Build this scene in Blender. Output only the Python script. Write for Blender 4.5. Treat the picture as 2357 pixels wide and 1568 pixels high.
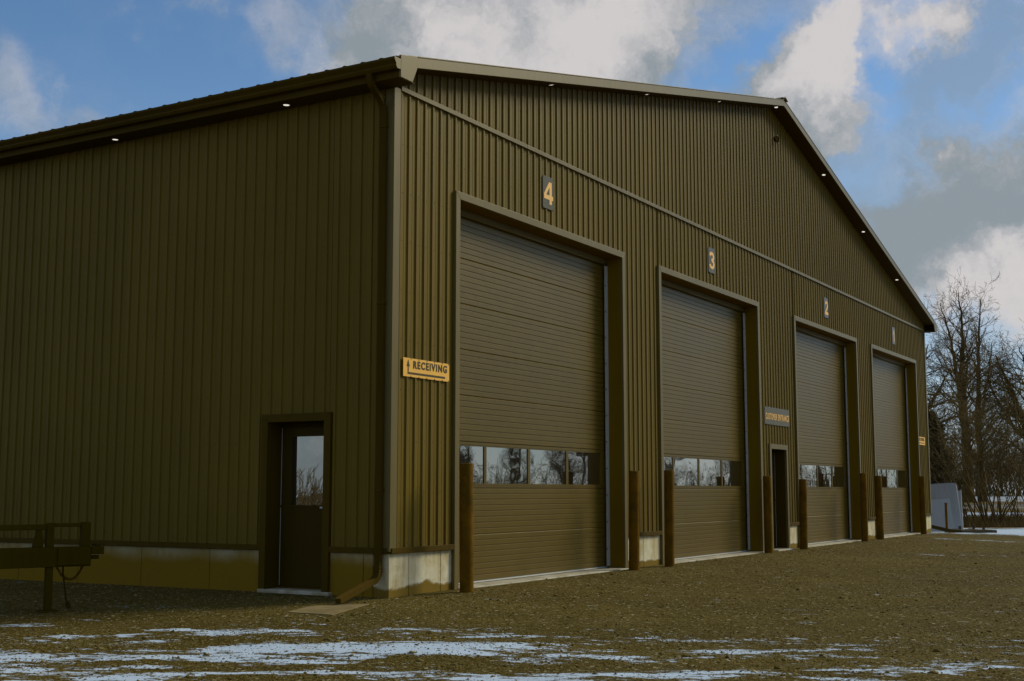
import bpy, math, random
import numpy as np
from mathutils import Vector, Matrix, noise as mnoise
for o in list(bpy.data.objects): bpy.data.objects.remove(o)
SC = bpy.context.scene
COL = SC.collection
R = math.radians
# ------------------------------------------------------------------ camera
YAW = R(30.76); PITCH = math.atan(347/2911)
CX, CY, CZ = -12.03, -8.82, 1.2
cam_d = bpy.data.cameras.new('camera'); cam = bpy.data.objects.new('camera', cam_d); COL.objects.link(cam)
cam.location = (CX, CY, CZ); cam.rotation_euler = (R(90)+PITCH, 0, YAW-R(90))
cam_d.sensor_width = 36; cam_d.lens = 36*2911/2357; cam_d.clip_start = 0.1; cam_d.clip_end = 3000
SC.camera = cam
HX, HY = math.cos(YAW), math.sin(YAW)          # heading
RX, RY = math.sin(YAW), -math.cos(YAW)         # to the right
def ts(t, s): return (CX+HX*t+RX*s, CY+HY*t+RY*s)
def to_ts(x, y): return ((x-CX)*HX+(y-CY)*HY, (x-CX)*RX+(y-CY)*RY)
# ------------------------------------------------------------------ sun
SUN_AZ = R(-33); SUN_EL = R(34)               # direction to the sun: azimuth from +X
sd = bpy.data.lights.new('sun', 'SUN'); so = bpy.data.objects.new('sun', sd); COL.objects.link(so)
sd.energy = 2.1; sd.angle = R(20); sd.color = (1.0, 0.93, 0.74)
sv = Vector((math.cos(SUN_AZ)*math.cos(SUN_EL), math.sin(SUN_AZ)*math.cos(SUN_EL), math.sin(SUN_EL)))
so.rotation_euler = sv.to_track_quat('Z', 'Y').to_euler(); so.location = (40, -40, 40)
# ------------------------------------------------------------------ view
SC.view_settings.view_transform = 'Standard'; SC.view_settings.look = 'None'
SC.view_settings.gamma = 1; SC.view_settings.use_curve_mapping = False
SC.view_settings.exposure = 0.3
SC.render.engine = 'CYCLES'
# ------------------------------------------------------------------ world: nishita sky with broken cloud
SKY_STRENGTH = 0.082
W = bpy.data.worlds.new('World'); SC.world = W; W.use_nodes = True
nt = W.node_tree; nt.nodes.clear()
def N(t, **kw):
    n = nt.nodes.new(t)
    for k, v in kw.items():
        if k.startswith('i_'): n.inputs[k[2:]].default_value = v
        else: setattr(n, k, v)
    return n
def LK(a, b): nt.links.new(a, b)
def M(op, a, b=None, c=None, clamp=False):
    n = nt.nodes.new('ShaderNodeMath'); n.operation = op; n.use_clamp = clamp
    for i, v in enumerate((a, b, c)):
        if v is None: continue
        if isinstance(v, (int, float)): n.inputs[i].default_value = v
        else: nt.links.new(v, n.inputs[i])
    return n.outputs[0]
def MIX(f, a, b):
    n = nt.nodes.new('ShaderNodeMix'); n.data_type = 'RGBA'
    for i, v in ((0, f), (6, a), (7, b)):
        if isinstance(v, tuple): n.inputs[i].default_value = (*v, 1)
        elif isinstance(v, (int, float)): n.inputs[i].default_value = v
        else: nt.links.new(v, n.inputs[i])
    return n.outputs[2]
def RAMP(x, lo, hi, smooth=True):
    n = nt.nodes.new('ShaderNodeMapRange'); n.interpolation_type = 'SMOOTHSTEP' if smooth else 'LINEAR'
    nt.links.new(x, n.inputs[0]); n.inputs[1].default_value = lo; n.inputs[2].default_value = hi
    return n.outputs[0]
def NOISE(vec, scale, detail=4, rough=0.55, col=False, dim='3D'):
    n = nt.nodes.new('ShaderNodeTexNoise'); n.noise_dimensions = dim
    if vec is not None: nt.links.new(vec, n.inputs['Vector'])
    n.inputs['Scale'].default_value = scale; n.inputs['Detail'].default_value = detail; n.inputs['Roughness'].default_value = rough
    return n.outputs['Color' if col else 'Fac']
def VM(op, a, b=None, scale=None):
    n = nt.nodes.new('ShaderNodeVectorMath'); n.operation = op
    for i, v in enumerate((a, b)):
        if v is None: continue
        if isinstance(v, tuple): n.inputs[i].default_value = v
        else: nt.links.new(v, n.inputs[i])
    if scale is not None: n.inputs['Scale'].default_value = scale
    return n.outputs['Value'] if op in ('DISTANCE', 'LENGTH', 'DOT_PRODUCT') else n.outputs['Vector']
sky = N('ShaderNodeTexSky'); sky.sky_type = 'NISHITA'; sky.sun_disc = False
sky.sun_elevation = SUN_EL; sky.sun_rotation = R(90)-SUN_AZ
sky.air_density = 1.0; sky.dust_density = 0.15; sky.ozone_density = 2.2
tc = N('ShaderNodeTexCoord')
V = VM('NORMALIZE', tc.outputs['Generated'])
warp = VM('SCALE', VM('SUBTRACT', NOISE(V, 7, 6, 0.62, True), (.5, .5, .5)), scale=0.16)
warp2 = VM('SCALE', VM('SUBTRACT', NOISE(V, 26, 5, 0.6, True), (.5, .5, .5)), scale=0.05)
VW = VM('ADD', VM('ADD', V, warp), warp2)
def pdir(x, y):                                # a direction in the sky, once worked out from the photograph
    f = 2911.; a = x-1178.5; b = -(y-784.)
    d = Vector((HX*math.cos(PITCH)*f+RX*a-HX*math.sin(PITCH)*b, HY*math.cos(PITCH)*f+RY*a-HY*math.sin(PITCH)*b, math.sin(PITCH)*f+math.cos(PITCH)*b))
    return tuple(d.normalized())
def blobs(lst):
    tot = None
    for (x, y, r, a) in lst:
        n = nt.nodes.new('ShaderNodeMapRange'); n.interpolation_type = 'SMOOTHSTEP'
        LK(VM('DISTANCE', VW, pdir(x, y)), n.inputs[0])
        n.inputs[1].default_value = 0.0; n.inputs[2].default_value = r/2911.; n.inputs[3].default_value = a; n.inputs[4].default_value = 0
        tot = n.outputs[0] if tot is None else M('ADD', tot, n.outputs[0])
    return tot
cover = blobs([(1060, 50, 330, .8), (1330, 60, 300, .8), (1480, 150, 240, .5), (850, 130, 200, .5), (1560, -60, 220, .5), (760, 60, 200, .25),
               (1870, 110, 180, .85), (1820, 240, 210, .9), (1760, 200, 150, .35), (2090, 40, 140, .55), (2340, 50, 110, .5), (2190, 310, 140, .62),
               (2250, 520, 300, .58), (2080, 560, 220, .36), (2280, 610, 260, .7), (425, 40, 110, .50), (415, 110, 90, .42), (305, 45, 100, .46), (640, 0, 130, .30), (2230, 260, 520, .13), (1250, 60, 500, .12), (270, 260, 110, .45), (140, 300, 120, .42), (20, 210, 140, .38),
               (150, 120, 900, -.42), (560, 230, 420, -.22), (1650, 120, 170, -.45), (2190, 190, 150, -.42), (2300, 210, 160, -.42), (1990, 400, 130, -.15), (2010, 150, 150, -.55), (2020, 280, 120, -.3), (2150, 800, 300, -.15)])
bright = blobs([(1330, 60, 230, .5), (1480, 60, 180, .3), (1080, 90, 140, .25), (1890, 100, 170, .6), (1850, 230, 180, .45), (2090, 50, 150, .35), (2170, 300, 120, .4), (2290, 620, 180, .45),
                (900, 20, 220, -.3), (2250, 490, 230, -.38), (2080, 560, 200, -.2), (860, 60, 120, -.2)])
sepz = N('ShaderNodeSeparateXYZ'); LK(V, sepz.inputs[0])
fbm = NOISE(V, 5.5, 9, 0.60)
dens = M('ADD', M('ADD', M('MULTIPLY', fbm, 1.25), cover), M('ADD', .15, M('MULTIPLY', RAMP(sepz.outputs[2], .12, .0), .22)))
mask = RAMP(dens, 0.70, 1.28)
tone = RAMP(M('ADD', M('MULTIPLY', M('SUBTRACT', NOISE(VW, 8, 9, 0.64), .5), 2.2), M('ADD', bright, .68)), 0.35, 1.2)
cloudc = MIX(tone, (2.6, 3.0, 3.25), (6.4, 6.05, 5.95))
skyc = MIX(RAMP(sepz.outputs[2], 0.34, 0.02), sky.outputs[0], MIX(0.6, sky.outputs[0], (4.9, 4.7, 5.4)))
tn = N('ShaderNodeMix', data_type='RGBA', blend_type='MULTIPLY'); tn.inputs[0].default_value = 1; LK(skyc, tn.inputs[6]); tn.inputs[7].default_value = (.76, .94, 1.06, 1)
mask = M('MAXIMUM', mask, M('MULTIPLY', RAMP(dens, .42, .95), .52))
fin = MIX(M('MULTIPLY', mask, 0.96), tn.outputs[2], cloudc)
bg = N('ShaderNodeBackground', i_Strength=SKY_STRENGTH); LK(fin, bg.inputs[0])
wo = N('ShaderNodeOutputWorld'); LK(bg.outputs[0], wo.inputs[0])

# ------------------------------------------------------------------ material helpers
MATS = {}
def newmat(name):
    global nt
    m = bpy.data.materials.new(name); m.use_nodes = True; nt = m.node_tree; nt.nodes.clear()
    out = nt.nodes.new('ShaderNodeOutputMaterial'); p = nt.nodes.new('ShaderNodeBsdfPrincipled')
    nt.links.new(p.outputs[0], out.inputs[0]); MATS[name] = m
    return m, p, out
def setc(p, key, v):
    i = p.inputs[key]
    if isinstance(v, tuple): i.default_value = (*v, 1)
    elif isinstance(v, (int, float)): i.default_value = v
    else: nt.links.new(v, i)
def POS():
    return nt.nodes.new('ShaderNodeNewGeometry').outputs['Position']
def OBJC():
    return nt.nodes.new('ShaderNodeTexCoord').outputs['Object']
def STRETCH(v, s):
    n = nt.nodes.new('ShaderNodeMapping'); nt.links.new(v, n.inputs[0]); n.inputs['Scale'].default_value = s; return n.outputs[0]
def BUMP(h, strength, dist=0.01):
    n = nt.nodes.new('ShaderNodeBump'); nt.links.new(h, n.inputs['Height']); n.inputs['Strength'].default_value = strength; n.inputs['Distance'].default_value = dist
    return n.outputs[0]
def SEP(v):
    n = nt.nodes.new('ShaderNodeSeparateXYZ'); nt.links.new(v, n.inputs[0]); return n.outputs
def paint(name, col, rough=.42, var=.18, streak=True, spec=.3, tint=(1, .80, .44), vary=0):
    m, p, o = newmat(name); g = POS()
    a = NOISE(g, .55, 4, .6); b = NOISE(STRETCH(g, (6, 6, .35)), 2.0, 5, .65) if streak else NOISE(g, 6, 5, .6)
    f = RAMP(M('ADD', M('MULTIPLY', a, .5), M('MULTIPLY', b, .5)), .3, .7)
    lo = tuple(c*(1-var) for c in col); hi = tuple(min(1, c*(1+var)) for c in col)
    cc = MIX(f, lo, hi)
    if vary:                                    # sheets differ a little; splashed dust towards the ground
        oi = nt.nodes.new('ShaderNodeObjectInfo'); q = nt.nodes.new('ShaderNodeHueSaturation'); nt.links.new(cc, q.inputs['Color']); nt.links.new(M('ADD', M('MULTIPLY', oi.outputs['Random'], vary), 1-vary/2), q.inputs['Value'])
        dz = M('ADD', SEP(g)[2], M('MULTIPLY', M('SUBTRACT', NOISE(STRETCH(g, (3, 3, 1)), 2.2, 6, .65), .5), 1.2))
        cc = MIX(M('MULTIPLY', RAMP(dz, .75, .05), .38), q.outputs[0], (.125, .088, .026))
    setc(p, 'Base Color', cc); setc(p, 'Roughness', M('ADD', M('MULTIPLY', b, .16), rough-.08))
    p.inputs['Specular IOR Level'].default_value = spec; p.inputs['Specular Tint'].default_value = (*tint, 1)
    setc(p, 'Normal', BUMP(NOISE(g, 3.2, 2, .4), .05, .02))
    return m
OLIVE = (.150, .100, .0120)
paint('olive_cladding', OLIVE, .46, .12, spec=.13, vary=.09)
paint('olive_trim', (.152, .116, .038), .40, .10, spec=.28)
paint('olive_door', (.108, .070, .0045), .36, .10, streak=False, spec=.42, vary=.08)
paint('dark_roof', (.042, .026, .002), .6, .15, spec=.08)
paint('dark_frame', (.075, .045, .003), .6, .15, spec=.08)
paint('jamb_lightened', (.185, .112, .004), .6, .12, spec=.06)  # lit copy of the frame paint: brightness for shaded reveals put into colour
paint('door_leaf', (.050, .031, .002), .5, .12, spec=.12)
paint('sign_plate', (.100, .084, .042), .30, .08, streak=False)
paint('sign_yellow', (.93, .50, .085), .5, .07, streak=False)
paint('numeral', (.93, .53, .15), .5, .06, streak=False)
paint('letter_dark', (.060, .050, .018), .5, .06, streak=False)
paint('trailer_black', (.060, .040, .0020), .7, .15, spec=.03)
paint('grey_sheet', (.30, .31, .31), .5, .12)
paint('pale_sheet', (.38, .395, .39), .45, .06)
def metal(name, col, rough, metallic=1.0):
    m, p, o = newmat(name); g = POS()
    setc(p, 'Base Color', MIX(NOISE(g, 14, 5, .6), tuple(c*.8 for c in col), col)); p.inputs['Metallic'].default_value = metallic
    setc(p, 'Roughness', M('ADD', M('MULTIPLY', NOISE(g, 20, 4, .6), .2), rough-.1))
metal('galvanised', (.60, .58, .52), .45, .35)
metal('screw_steel', (.05, .045, .03), .5, .4)
m, p, o = newmat('weatherstrip'); setc(p, 'Base Color', (.55, .55, .48)); setc(p, 'Roughness', .5)
m, p, o = newmat('lamp_lens'); setc(p, 'Base Color', (.9, .85, .75)); p.inputs['Emission Color'].default_value = (1, .95, .82, 1); p.inputs['Emission Strength'].default_value = .62
# reflective glass, slightly wavy
m, p, o = newmat('glass_reflective'); g = POS()
setc(p, 'Base Color', (.02, .019, .014)); setc(p, 'Roughness', .015)
gl = nt.nodes.new('ShaderNodeBsdfGlossy'); gl.inputs['Color'].default_value = (.88, .89, .86, 1); gl.inputs['Roughness'].default_value = .012
wv = BUMP(NOISE(STRETCH(g, (1.0, 1.0, 1.0)), 1.6, 1.5, .4), 0.10, .03); nt.links.new(wv, p.inputs['Normal']); nt.links.new(wv, gl.inputs['Normal'])
lw = nt.nodes.new('ShaderNodeFresnel'); lw.inputs['IOR'].default_value = 2.3
ms = nt.nodes.new('ShaderNodeMixShader'); nt.links.new(M('ADD', lw.outputs[0], .22, clamp=True), ms.inputs[0]); nt.links.new(p.outputs[0], ms.inputs[1]); nt.links.new(gl.outputs[0], ms.inputs[2]); nt.links.new(ms.outputs[0], o.inputs[0])
# concrete
def concrete(name, level, soft, line):
    m, p, o = newmat(name); g = POS(); sx = SEP(g)
    big = NOISE(g, 2.6, 6, .65); st = NOISE(STRETCH(g, (5, 5, .7)), 2.2, 6, .68); fine = NOISE(g, 60, 3, .6)
    c = MIX(RAMP(st, .38, .68), (.62, .54, .33), (.47, .37, .17))
    c = MIX(RAMP(big, .42, .7), c, (.74, .69, .48))
    tide_shade = M('SUBTRACT', M('ADD', sx[2], M('MULTIPLY', M('SUBTRACT', NOISE(g, 2.1, 5, .6), .5), -.26)), level)    # damp stain (plus painted shade on the side wall) with a ragged tide line
    c = MIX(RAMP(tide_shade, soft, -soft), c, (.21, .135, .020) if level < .2 else (.235, .140, .010))
    c = MIX(M('MULTIPLY', RAMP(M('ABSOLUTE', M('SUBTRACT', tide_shade, .016)), .014, .004), M('MULTIPLY', RAMP(NOISE(g, 1.3, 4, .6), .45, .62), line)), c, (.66, .62, .48))
    vor = nt.nodes.new('ShaderNodeTexVoronoi'); nt.links.new(STRETCH(g, (1, 1, .7)), vor.inputs['Vector']); vor.inputs['Scale'].default_value = 17
    pit = M('MULTIPLY', RAMP(vor.outputs['Distance'], .13, .07), RAMP(NOISE(g, 4, 2, .5), .52, .6))
    c = MIX(M('MULTIPLY', pit, .8), c, (.07, .055, .02))
    p.inputs['Specular IOR Level'].default_value = .08; setc(p, 'Base Color', c); setc(p, 'Roughness', .85); setc(p, 'Normal', BUMP(M('SUBTRACT', M('ADD', M('MULTIPLY', fine, .25), big), pit), .35, .012))
concrete('concrete', .085, .022, .8)
concrete('shaded_concrete', .47, .20, 0.0)  # side-wall copy: stain raised, with the wall's shade painted into its brown
m, p, o = newmat('slab_concrete'); g = POS()
setc(p, 'Base Color', MIX(RAMP(NOISE(g, 3, 7, .65), .35, .65), (.30, .25, .14), (.52, .48, .36))); setc(p, 'Roughness', .8); setc(p, 'Normal', BUMP(NOISE(g, 40, 4, .6), .3, .01))
# rust
m, p, o = newmat('rusty_steel'); g = POS()
c = MIX(RAMP(NOISE(g, 5, 7, .7), .35, .65), (.098, .052, .002), (.165, .080, .003))
c = MIX(RAMP(NOISE(STRETCH(g, (3, 3, .8)), 3.5, 6, .7), .56, .70), c, (.19, .085, .005))
setc(p, 'Base Color', c); setc(p, 'Roughness', .85); p.inputs['Specular IOR Level'].default_value = .08; setc(p, 'Normal', BUMP(NOISE(g, 45, 5, .6), .4, .006))
# wood, bark
m, p, o = newmat('old_wood'); g = POS()
setc(p, 'Base Color', MIX(NOISE(STRETCH(g, (2, 9, 9)), 5, 5, .6), (.05, .034, .012), (.12, .085, .035))); setc(p, 'Roughness', .9)
m, p, o = newmat('tan_board'); g = POS()
setc(p, 'Base Color', MIX(RAMP(NOISE(g, 4, 6, .65), .35, .65), (.17, .115, .030), (.25, .18, .060))); setc(p, 'Roughness', .9)
m, p, o = newmat('bark'); g = POS()
setc(p, 'Base Color', MIX(RAMP(NOISE(g, 1.3, 5, .65), .35, .65), (.070, .042, .004), (.15, .090, .013))); setc(p, 'Roughness', .95)
m, p, o = newmat('twig_bark'); g = POS()
setc(p, 'Base Color', MIX(RAMP(NOISE(g, .6, 4, .65), .35, .65), (.080, .052, .007), (.155, .100, .018))); setc(p, 'Roughness', .95)
m, p, o = newmat('needles'); g = POS()
setc(p, 'Base Color', MIX(RAMP(NOISE(g, 1.5, 4, .6), .3, .7), (.040, .027, .003), (.075, .05, .008))); setc(p, 'Roughness', .9)
m, p, o = newmat('dry_grass_blades'); gi = nt.nodes.new('ShaderNodeNewGeometry')
setc(p, 'Base Color', MIX(gi.outputs['Random Per Island'], (.08, .05, .008), (.20, .13, .03))); setc(p, 'Roughness', 1.0)
# gravel stones
m, p, o = newmat('gravel_stone'); gi = nt.nodes.new('ShaderNodeNewGeometry')
cr = nt.nodes.new('ShaderNodeValToRGB'); nt.links.new(gi.outputs['Random Per Island'], cr.inputs[0])
els = cr.color_ramp.elements; els[0].position = 0; els[0].color = (.070, .046, .003, 1); els[1].position = 1; els[1].color = (.38, .30, .15, 1)
for q, cc in ((.35, (.120, .080, .008)), (.75, (.180, .132, .028)), (.95, (.26, .205, .075))):
    e = els.new(q); e.color = (*cc, 1)
setc(p, 'Base Color', cr.outputs[0]); setc(p, 'Roughness', .8); p.inputs['Specular IOR Level'].default_value = .12
# ground sheet: gravel, snow, winter field
m, p, o = newmat('yard_ground'); g = POS()
def ATT(n):
    a = nt.nodes.new('ShaderNodeAttribute'); a.attribute_name = n; return a.outputs['Fac']
ln_ = nt.nodes.new('ShaderNodeMapping'); nt.links.new(g, ln_.inputs[0]); ln_.inputs['Rotation'].default_value = (0, 0, -(YAW-R(90)-R(8))); LANE = ln_.outputs[0]
fineg = NOISE(g, 38, 6, .7); medg = NOISE(g, 5, 6, .65); bigg = NOISE(g, .55, 5, .6)
vor = nt.nodes.new('ShaderNodeTexVoronoi'); nt.links.new(g, vor.inputs['Vector']); vor.inputs['Scale'].default_value = 58
dry = RAMP(M('ADD', M('MULTIPLY', NOISE(STRETCH(LANE, (.10, .55, 1)), 1.0, 5, .6), .6), M('MULTIPLY', bigg, .4)), .38, .62)
vor2 = nt.nodes.new('ShaderNodeTexVoronoi'); nt.links.new(g, vor2.inputs['Vector']); vor2.inputs['Scale'].default_value = 34
sp = SEP(vor.outputs['Color']); sp2 = SEP(vor2.outputs['Color'])
grav = MIX(dry, (.070, .045, .0020), (.146, .102, .012))
grav = MIX(M('MULTIPLY', RAMP(sp[0], .25, .95, False), .75), MIX(.45, grav, (.040, .024, .001)), MIX(.55, grav, (.22, .175, .060)))
grav = MIX(M('MULTIPLY', RAMP(sp2[1], .55, .9), .55), grav, (.20, .155, .050))
grav = MIX(M('MULTIPLY', RAMP(sp2[2], .70, .95), .65), grav, (.050, .031, .0015))
grav = MIX(RAMP(sp2[0], .965, .985), grav, (.36, .32, .20))
fld = MIX(RAMP(NOISE(g, .35, 6, .65), .35, .65), (.085, .055, .008), (.16, .11, .026))
base = MIX(ATT('field'), grav, fld)
rot = nt.nodes.new('ShaderNodeMapping'); nt.links.new(g, rot.inputs[0]); rot.inputs['Rotation'].default_value = (0, 0, -(YAW-R(90)-R(6))); 
stre = STRETCH(rot.outputs[0], (.62, 1.5, 1))
sn = M('ADD', M('MULTIPLY', NOISE(stre, 1.9, 9, .75), .78), M('ADD', M('MULTIPLY', NOISE(STRETCH(rot.outputs[0], (.5, 1, 1)), 11, 7, .75), .34), M('MULTIPLY', fineg, .14)))
snow = RAMP(M('ADD', M('SUBTRACT', ATT('snow'), .06), M('MULTIPLY', M('SUBTRACT', sn, .64), 4.6)), .46, .58)
col = MIX(snow, base, MIX(NOISE(g, 3, 5, .6), (.44, .54, .63), (.58, .68, .77)))
setc(p, 'Base Color', col); setc(p, 'Roughness', .9); p.inputs['Specular IOR Level'].default_value = .06
hgt = M('ADD', M('MULTIPLY', vor.outputs['Distance'], M('SUBTRACT', 1.0, M('MULTIPLY', snow, .8))), M('ADD', M('MULTIPLY', medg, .6), M('MULTIPLY', snow, .35)))
setc(p, 'Normal', BUMP(hgt, .6, .025))

# ------------------------------------------------------------------ mesh helpers
class MB:
    def __init__(s): s.v = []; s.f = []
    def add(s, vs, fs):
        n = len(s.v); s.v += [tuple(v) for v in vs]; s.f += [tuple(i+n for i in f) for f in fs]
    def box(s, x0, x1, y0, y1, z0, z1):
        s.add([(x0,y0,z0),(x1,y0,z0),(x1,y1,z0),(x0,y1,z0),(x0,y0,z1),(x1,y0,z1),(x1,y1,z1),(x0,y1,z1)],
              [(0,3,2,1),(4,5,6,7),(0,1,5,4),(1,2,6,5),(2,3,7,6),(3,0,4,7)])
        return s
    def bar(s, a, b, w, h, up=(0,0,1)):        # rectangular bar from a to b
        a = Vector(a); b = Vector(b); d = (b-a).normalized(); up = Vector(up); side = d.cross(up).normalized(); u = side.cross(d)
        vs = []
        for p_ in (a, b):
            for i, j in ((-1,-1),(1,-1),(1,1),(-1,1)): vs.append(p_+side*(i*w/2)+u*(j*h/2))
        s.add(vs, [(0,1,2,3),(7,6,5,4),(0,4,5,1),(1,5,6,2),(2,6,7,3),(3,7,4,0)]); return s
    def prism(s, poly, y0, y1):                # polygon in xz extruded along y
        n = len(poly); vs = [(x,y0,z) for x,z in poly]+[(x,y1,z) for x,z in poly]
        s.add(vs, [tuple(range(n)), tuple(range(2*n-1, n-1, -1))]+[(i,(i+1)%n+n-n if False else (i+1)%n,(i+1)%n+n,i+n)[::-1] for i in range(n)]); return s
    def tube(s, pts, rad, n=8, caps=True):
        pts = [Vector(p_) for p_ in pts]; k0 = len(s.v)
        for i, p_ in enumerate(pts):
            d = (pts[min(i+1, len(pts)-1)]-pts[max(i-1, 0)]).normalized()
            u = d.cross(Vector((0,0,1)) if abs(d.z) < .95 else Vector((1,0,0))).normalized(); w = u.cross(d)
            r_ = rad[i] if isinstance(rad, (list, tuple)) else rad
            for j in range(n):
                a = 2*math.pi*j/n; s.v.append(tuple(p_+u*(math.cos(a)*r_)+w*(math.sin(a)*r_)))
        for i in range(len(pts)-1):
            for j in range(n):
                s.f.append((k0+i*n+j, k0+i*n+(j+1)%n, k0+(i+1)*n+(j+1)%n, k0+(i+1)*n+j))
        if caps:
            s.f.append(tuple(k0+j for j in range(n))[::-1]); s.f.append(tuple(k0+(len(pts)-1)*n+j for j in range(n)))
        return s
    def mesh(s, name):
        me = bpy.data.meshes.new(name); me.from_pydata(s.v, [], s.f); me.update(); return me
    def obj(s, name, mat, parent=None, loc=(0,0,0), smooth=False):
        return link(name, s.mesh(name), mat, parent, loc, smooth)
def link(name, me, mat, parent=None, loc=(0,0,0), smooth=False):
    if mat and not me.materials: me.materials.append(MATS[mat])
    if smooth: me.polygons.foreach_set('use_smooth', [True]*len(me.polygons))
    o = bpy.data.objects.new(name, me); COL.objects.link(o); o.location = loc
    if parent: o.parent = parent
    return o
def empty(name, loc=(0,0,0), rz=0, parent=None):
    o = bpy.data.objects.new(name, None); COL.objects.link(o); o.location = loc; o.rotation_euler = (0,0,rz); o.empty_display_size = .2
    if parent: o.parent = parent
    return o
def tag(o, label, cat, group=None):
    o['label'] = label; o['category'] = cat
    if group: o['group'] = group
    return o
def bevel(o, w=.004, seg=2):
    b = o.modifiers.new('bevel', 'BEVEL'); b.width = w; b.segments = seg; b.limit_method = 'ANGLE'; b.angle_limit = R(40)
    return o
def npmesh(name, verts, faces, mat):           # faces: (n,k) array
    me = bpy.data.meshes.new(name); k = faces.shape[1]
    me.vertices.add(len(verts)); me.vertices.foreach_set('co', verts.astype(np.float32).ravel())
    me.loops.add(faces.size); me.loops.foreach_set('vertex_index', faces.astype(np.int32).ravel())
    me.polygons.add(len(faces)); me.polygons.foreach_set('loop_start', np.arange(0, faces.size, k, dtype=np.int32)); me.polygons.foreach_set('loop_total', np.full(len(faces), k, dtype=np.int32))
    me.update(calc_edges=True); me.validate()
    if mat: me.materials.append(MATS[mat])
    return me

# ------------------------------------------------------------------ ground
BW = 27.44; BL = 26.0
def sstep(a, b, x):
    t = np.clip((x-a)/(b-a), 0, 1); return t*t*(3-2*t)
def gz(x, y):
    x = np.asarray(x, float); y = np.asarray(y, float)
    t = (x-CX)*HX+(y-CY)*HY
    front = sstep(.5, 4.0, -y)
    left = sstep(.9, -1.5, x)
    side = sstep(BW-.5, BW+2, x)
    z = -.014-.110*np.maximum(np.maximum(front, side), left*(.40+.6*sstep(0.0, 5.0, np.maximum(-x, np.maximum(-y, y*.45)))))
    z = z+.012*np.sin(x*1.7+y*.9)*np.sin(y*1.3-x*.6)*np.maximum(front, left*.5)+.008*np.sin(x*3.9+1)*np.sin(y*4.3)*sstep(.15, .6, np.maximum(-y, -x))
    for t0_, w_ in ((9.75, .16), (10.15, .14), (11.55, .15), (13.4, .2), (15.2, .2), (17.1, .22)):
        z = z-.014*np.exp(-((t-t0_-.07*np.sin(((x-CX)*RX+(y-CY)*RY)*.5+t0_)-.05*((x-CX)*RX+(y-CY)*RY))/w_)**2)*sstep(.8, 1.8, np.maximum(-x, -y))
    z = z+.46*sstep(56, 100, t)+.32*sstep(100, 145, t)-.10*sstep(47, 49, t)*sstep(66, 60, t)
    return z
def gz1(x, y): return float(gz(x, y))
def spaced(core0, core1, step, out0, out1, k=1.16):
    c_ = list(np.arange(core0, core1, step)); a = [core0]; st_ = step
    while a[-1] > out0: st_ *= k; a.append(a[-1]-st_)
    b = [c_[-1]]; st_ = step
    while b[-1] < out1: st_ *= k; b.append(b[-1]+st_)
    return np.array(a[:0:-1]+c_+b[1:])
T_ = spaced(7.5, 46, .13, -700, 1500, 1.12); S_ = spaced(-13, 21, .15, -1200, 1200, 1.14)
TT, SS = np.meshgrid(T_, S_, indexing='ij')
GX = CX+HX*TT+RX*SS; GY = CY+HY*TT+RY*SS
GZ = gz(GX, GY)
nT, nS = TT.shape
idx = np.arange(nT*nS).reshape(nT, nS)
F = np.stack([idx[:-1,:-1], idx[:-1,1:], idx[1:,1:], idx[1:,:-1]], -1).reshape(-1, 4)[:, ::-1]
me = npmesh('ground', np.stack([GX, GY, GZ], -1).reshape(-1, 3), F, 'yard_ground')
def snowmap(t, s):
    q = s/t                                     # bearing off the heading
    v = np.zeros_like(t)
    def g(t0, w, a, q0=-9, q1=9, e=.05, sl=0):
        tc_ = t0+sl*s
        return a*np.exp(-((t-tc_)/w)**2)*sstep(q0-e, q0+e, q)*sstep(q1+e, q1-e, q)
    v = np.maximum(v, g(10.85, .55, .95, -.24, .02))
    v = np.maximum(v, g(10.45, .40, .80, -.42, -.14))
    v = np.maximum(v, g(10.5, .35, .60, .0, .12))
    v = np.maximum(v, g(9.55, .22, .70, -.45, -.05))
    v = np.maximum(v, g(9.30, .36, .86, -.06, .22, sl=.03))
    v = np.maximum(v, g(9.72, .24, .70, .20, .36, .03))
    v = np.maximum(v, g(9.0, .50, .60, -.5, .30))
    v = np.maximum(v, g(12.75, .13, .90, -.43, -.34, .02))
    v = np.maximum(v, g(11.85, .11, .84, -.37, -.28, .02))
    v = np.maximum(v, g(12.2, .10, .72, -.30, -.16, .04))
    v = np.maximum(v, g(11.9, .5, .50, -.25, .02))
    v = np.maximum(v, g(10.9, .5, .46, .05, .34))
    v = np.maximum(v, .34*sstep(13, 11, t))
    # beyond the yard
    v = np.maximum(v, g(41.5, 4.4, 1.0, .315, 3, .02)*sstep(36.0, 37.2, t)*sstep(49.2, 48.2, t)*1.3)
    v = np.maximum(v, 1.0*sstep(64, 66, t)*sstep(74, 70, t)); v = np.maximum(v, .40*sstep(74, 80, t)*sstep(98, 92, t)); v = np.maximum(v, .62*sstep(97, 110, t))
    v = np.maximum(v, g(33.4, .35, .62, .33, .40, .02)); v = np.maximum(v, g(26.3, .16, .55, .30, .40, .02))
    return v
a = me.attributes.new('snow', 'FLOAT', 'POINT'); a.data.foreach_set('value', snowmap(np.maximum(TT, 1.0), SS).astype(np.float32).ravel())
a = me.attributes.new('field', 'FLOAT', 'POINT'); a.data.foreach_set('value', sstep(44, 50, TT).astype(np.float32).ravel())
me.polygons.foreach_set('use_smooth', [True]*len(me.polygons))
gr = bpy.data.objects.new('ground', me); COL.objects.link(gr); gr['kind'] = 'structure'

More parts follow.
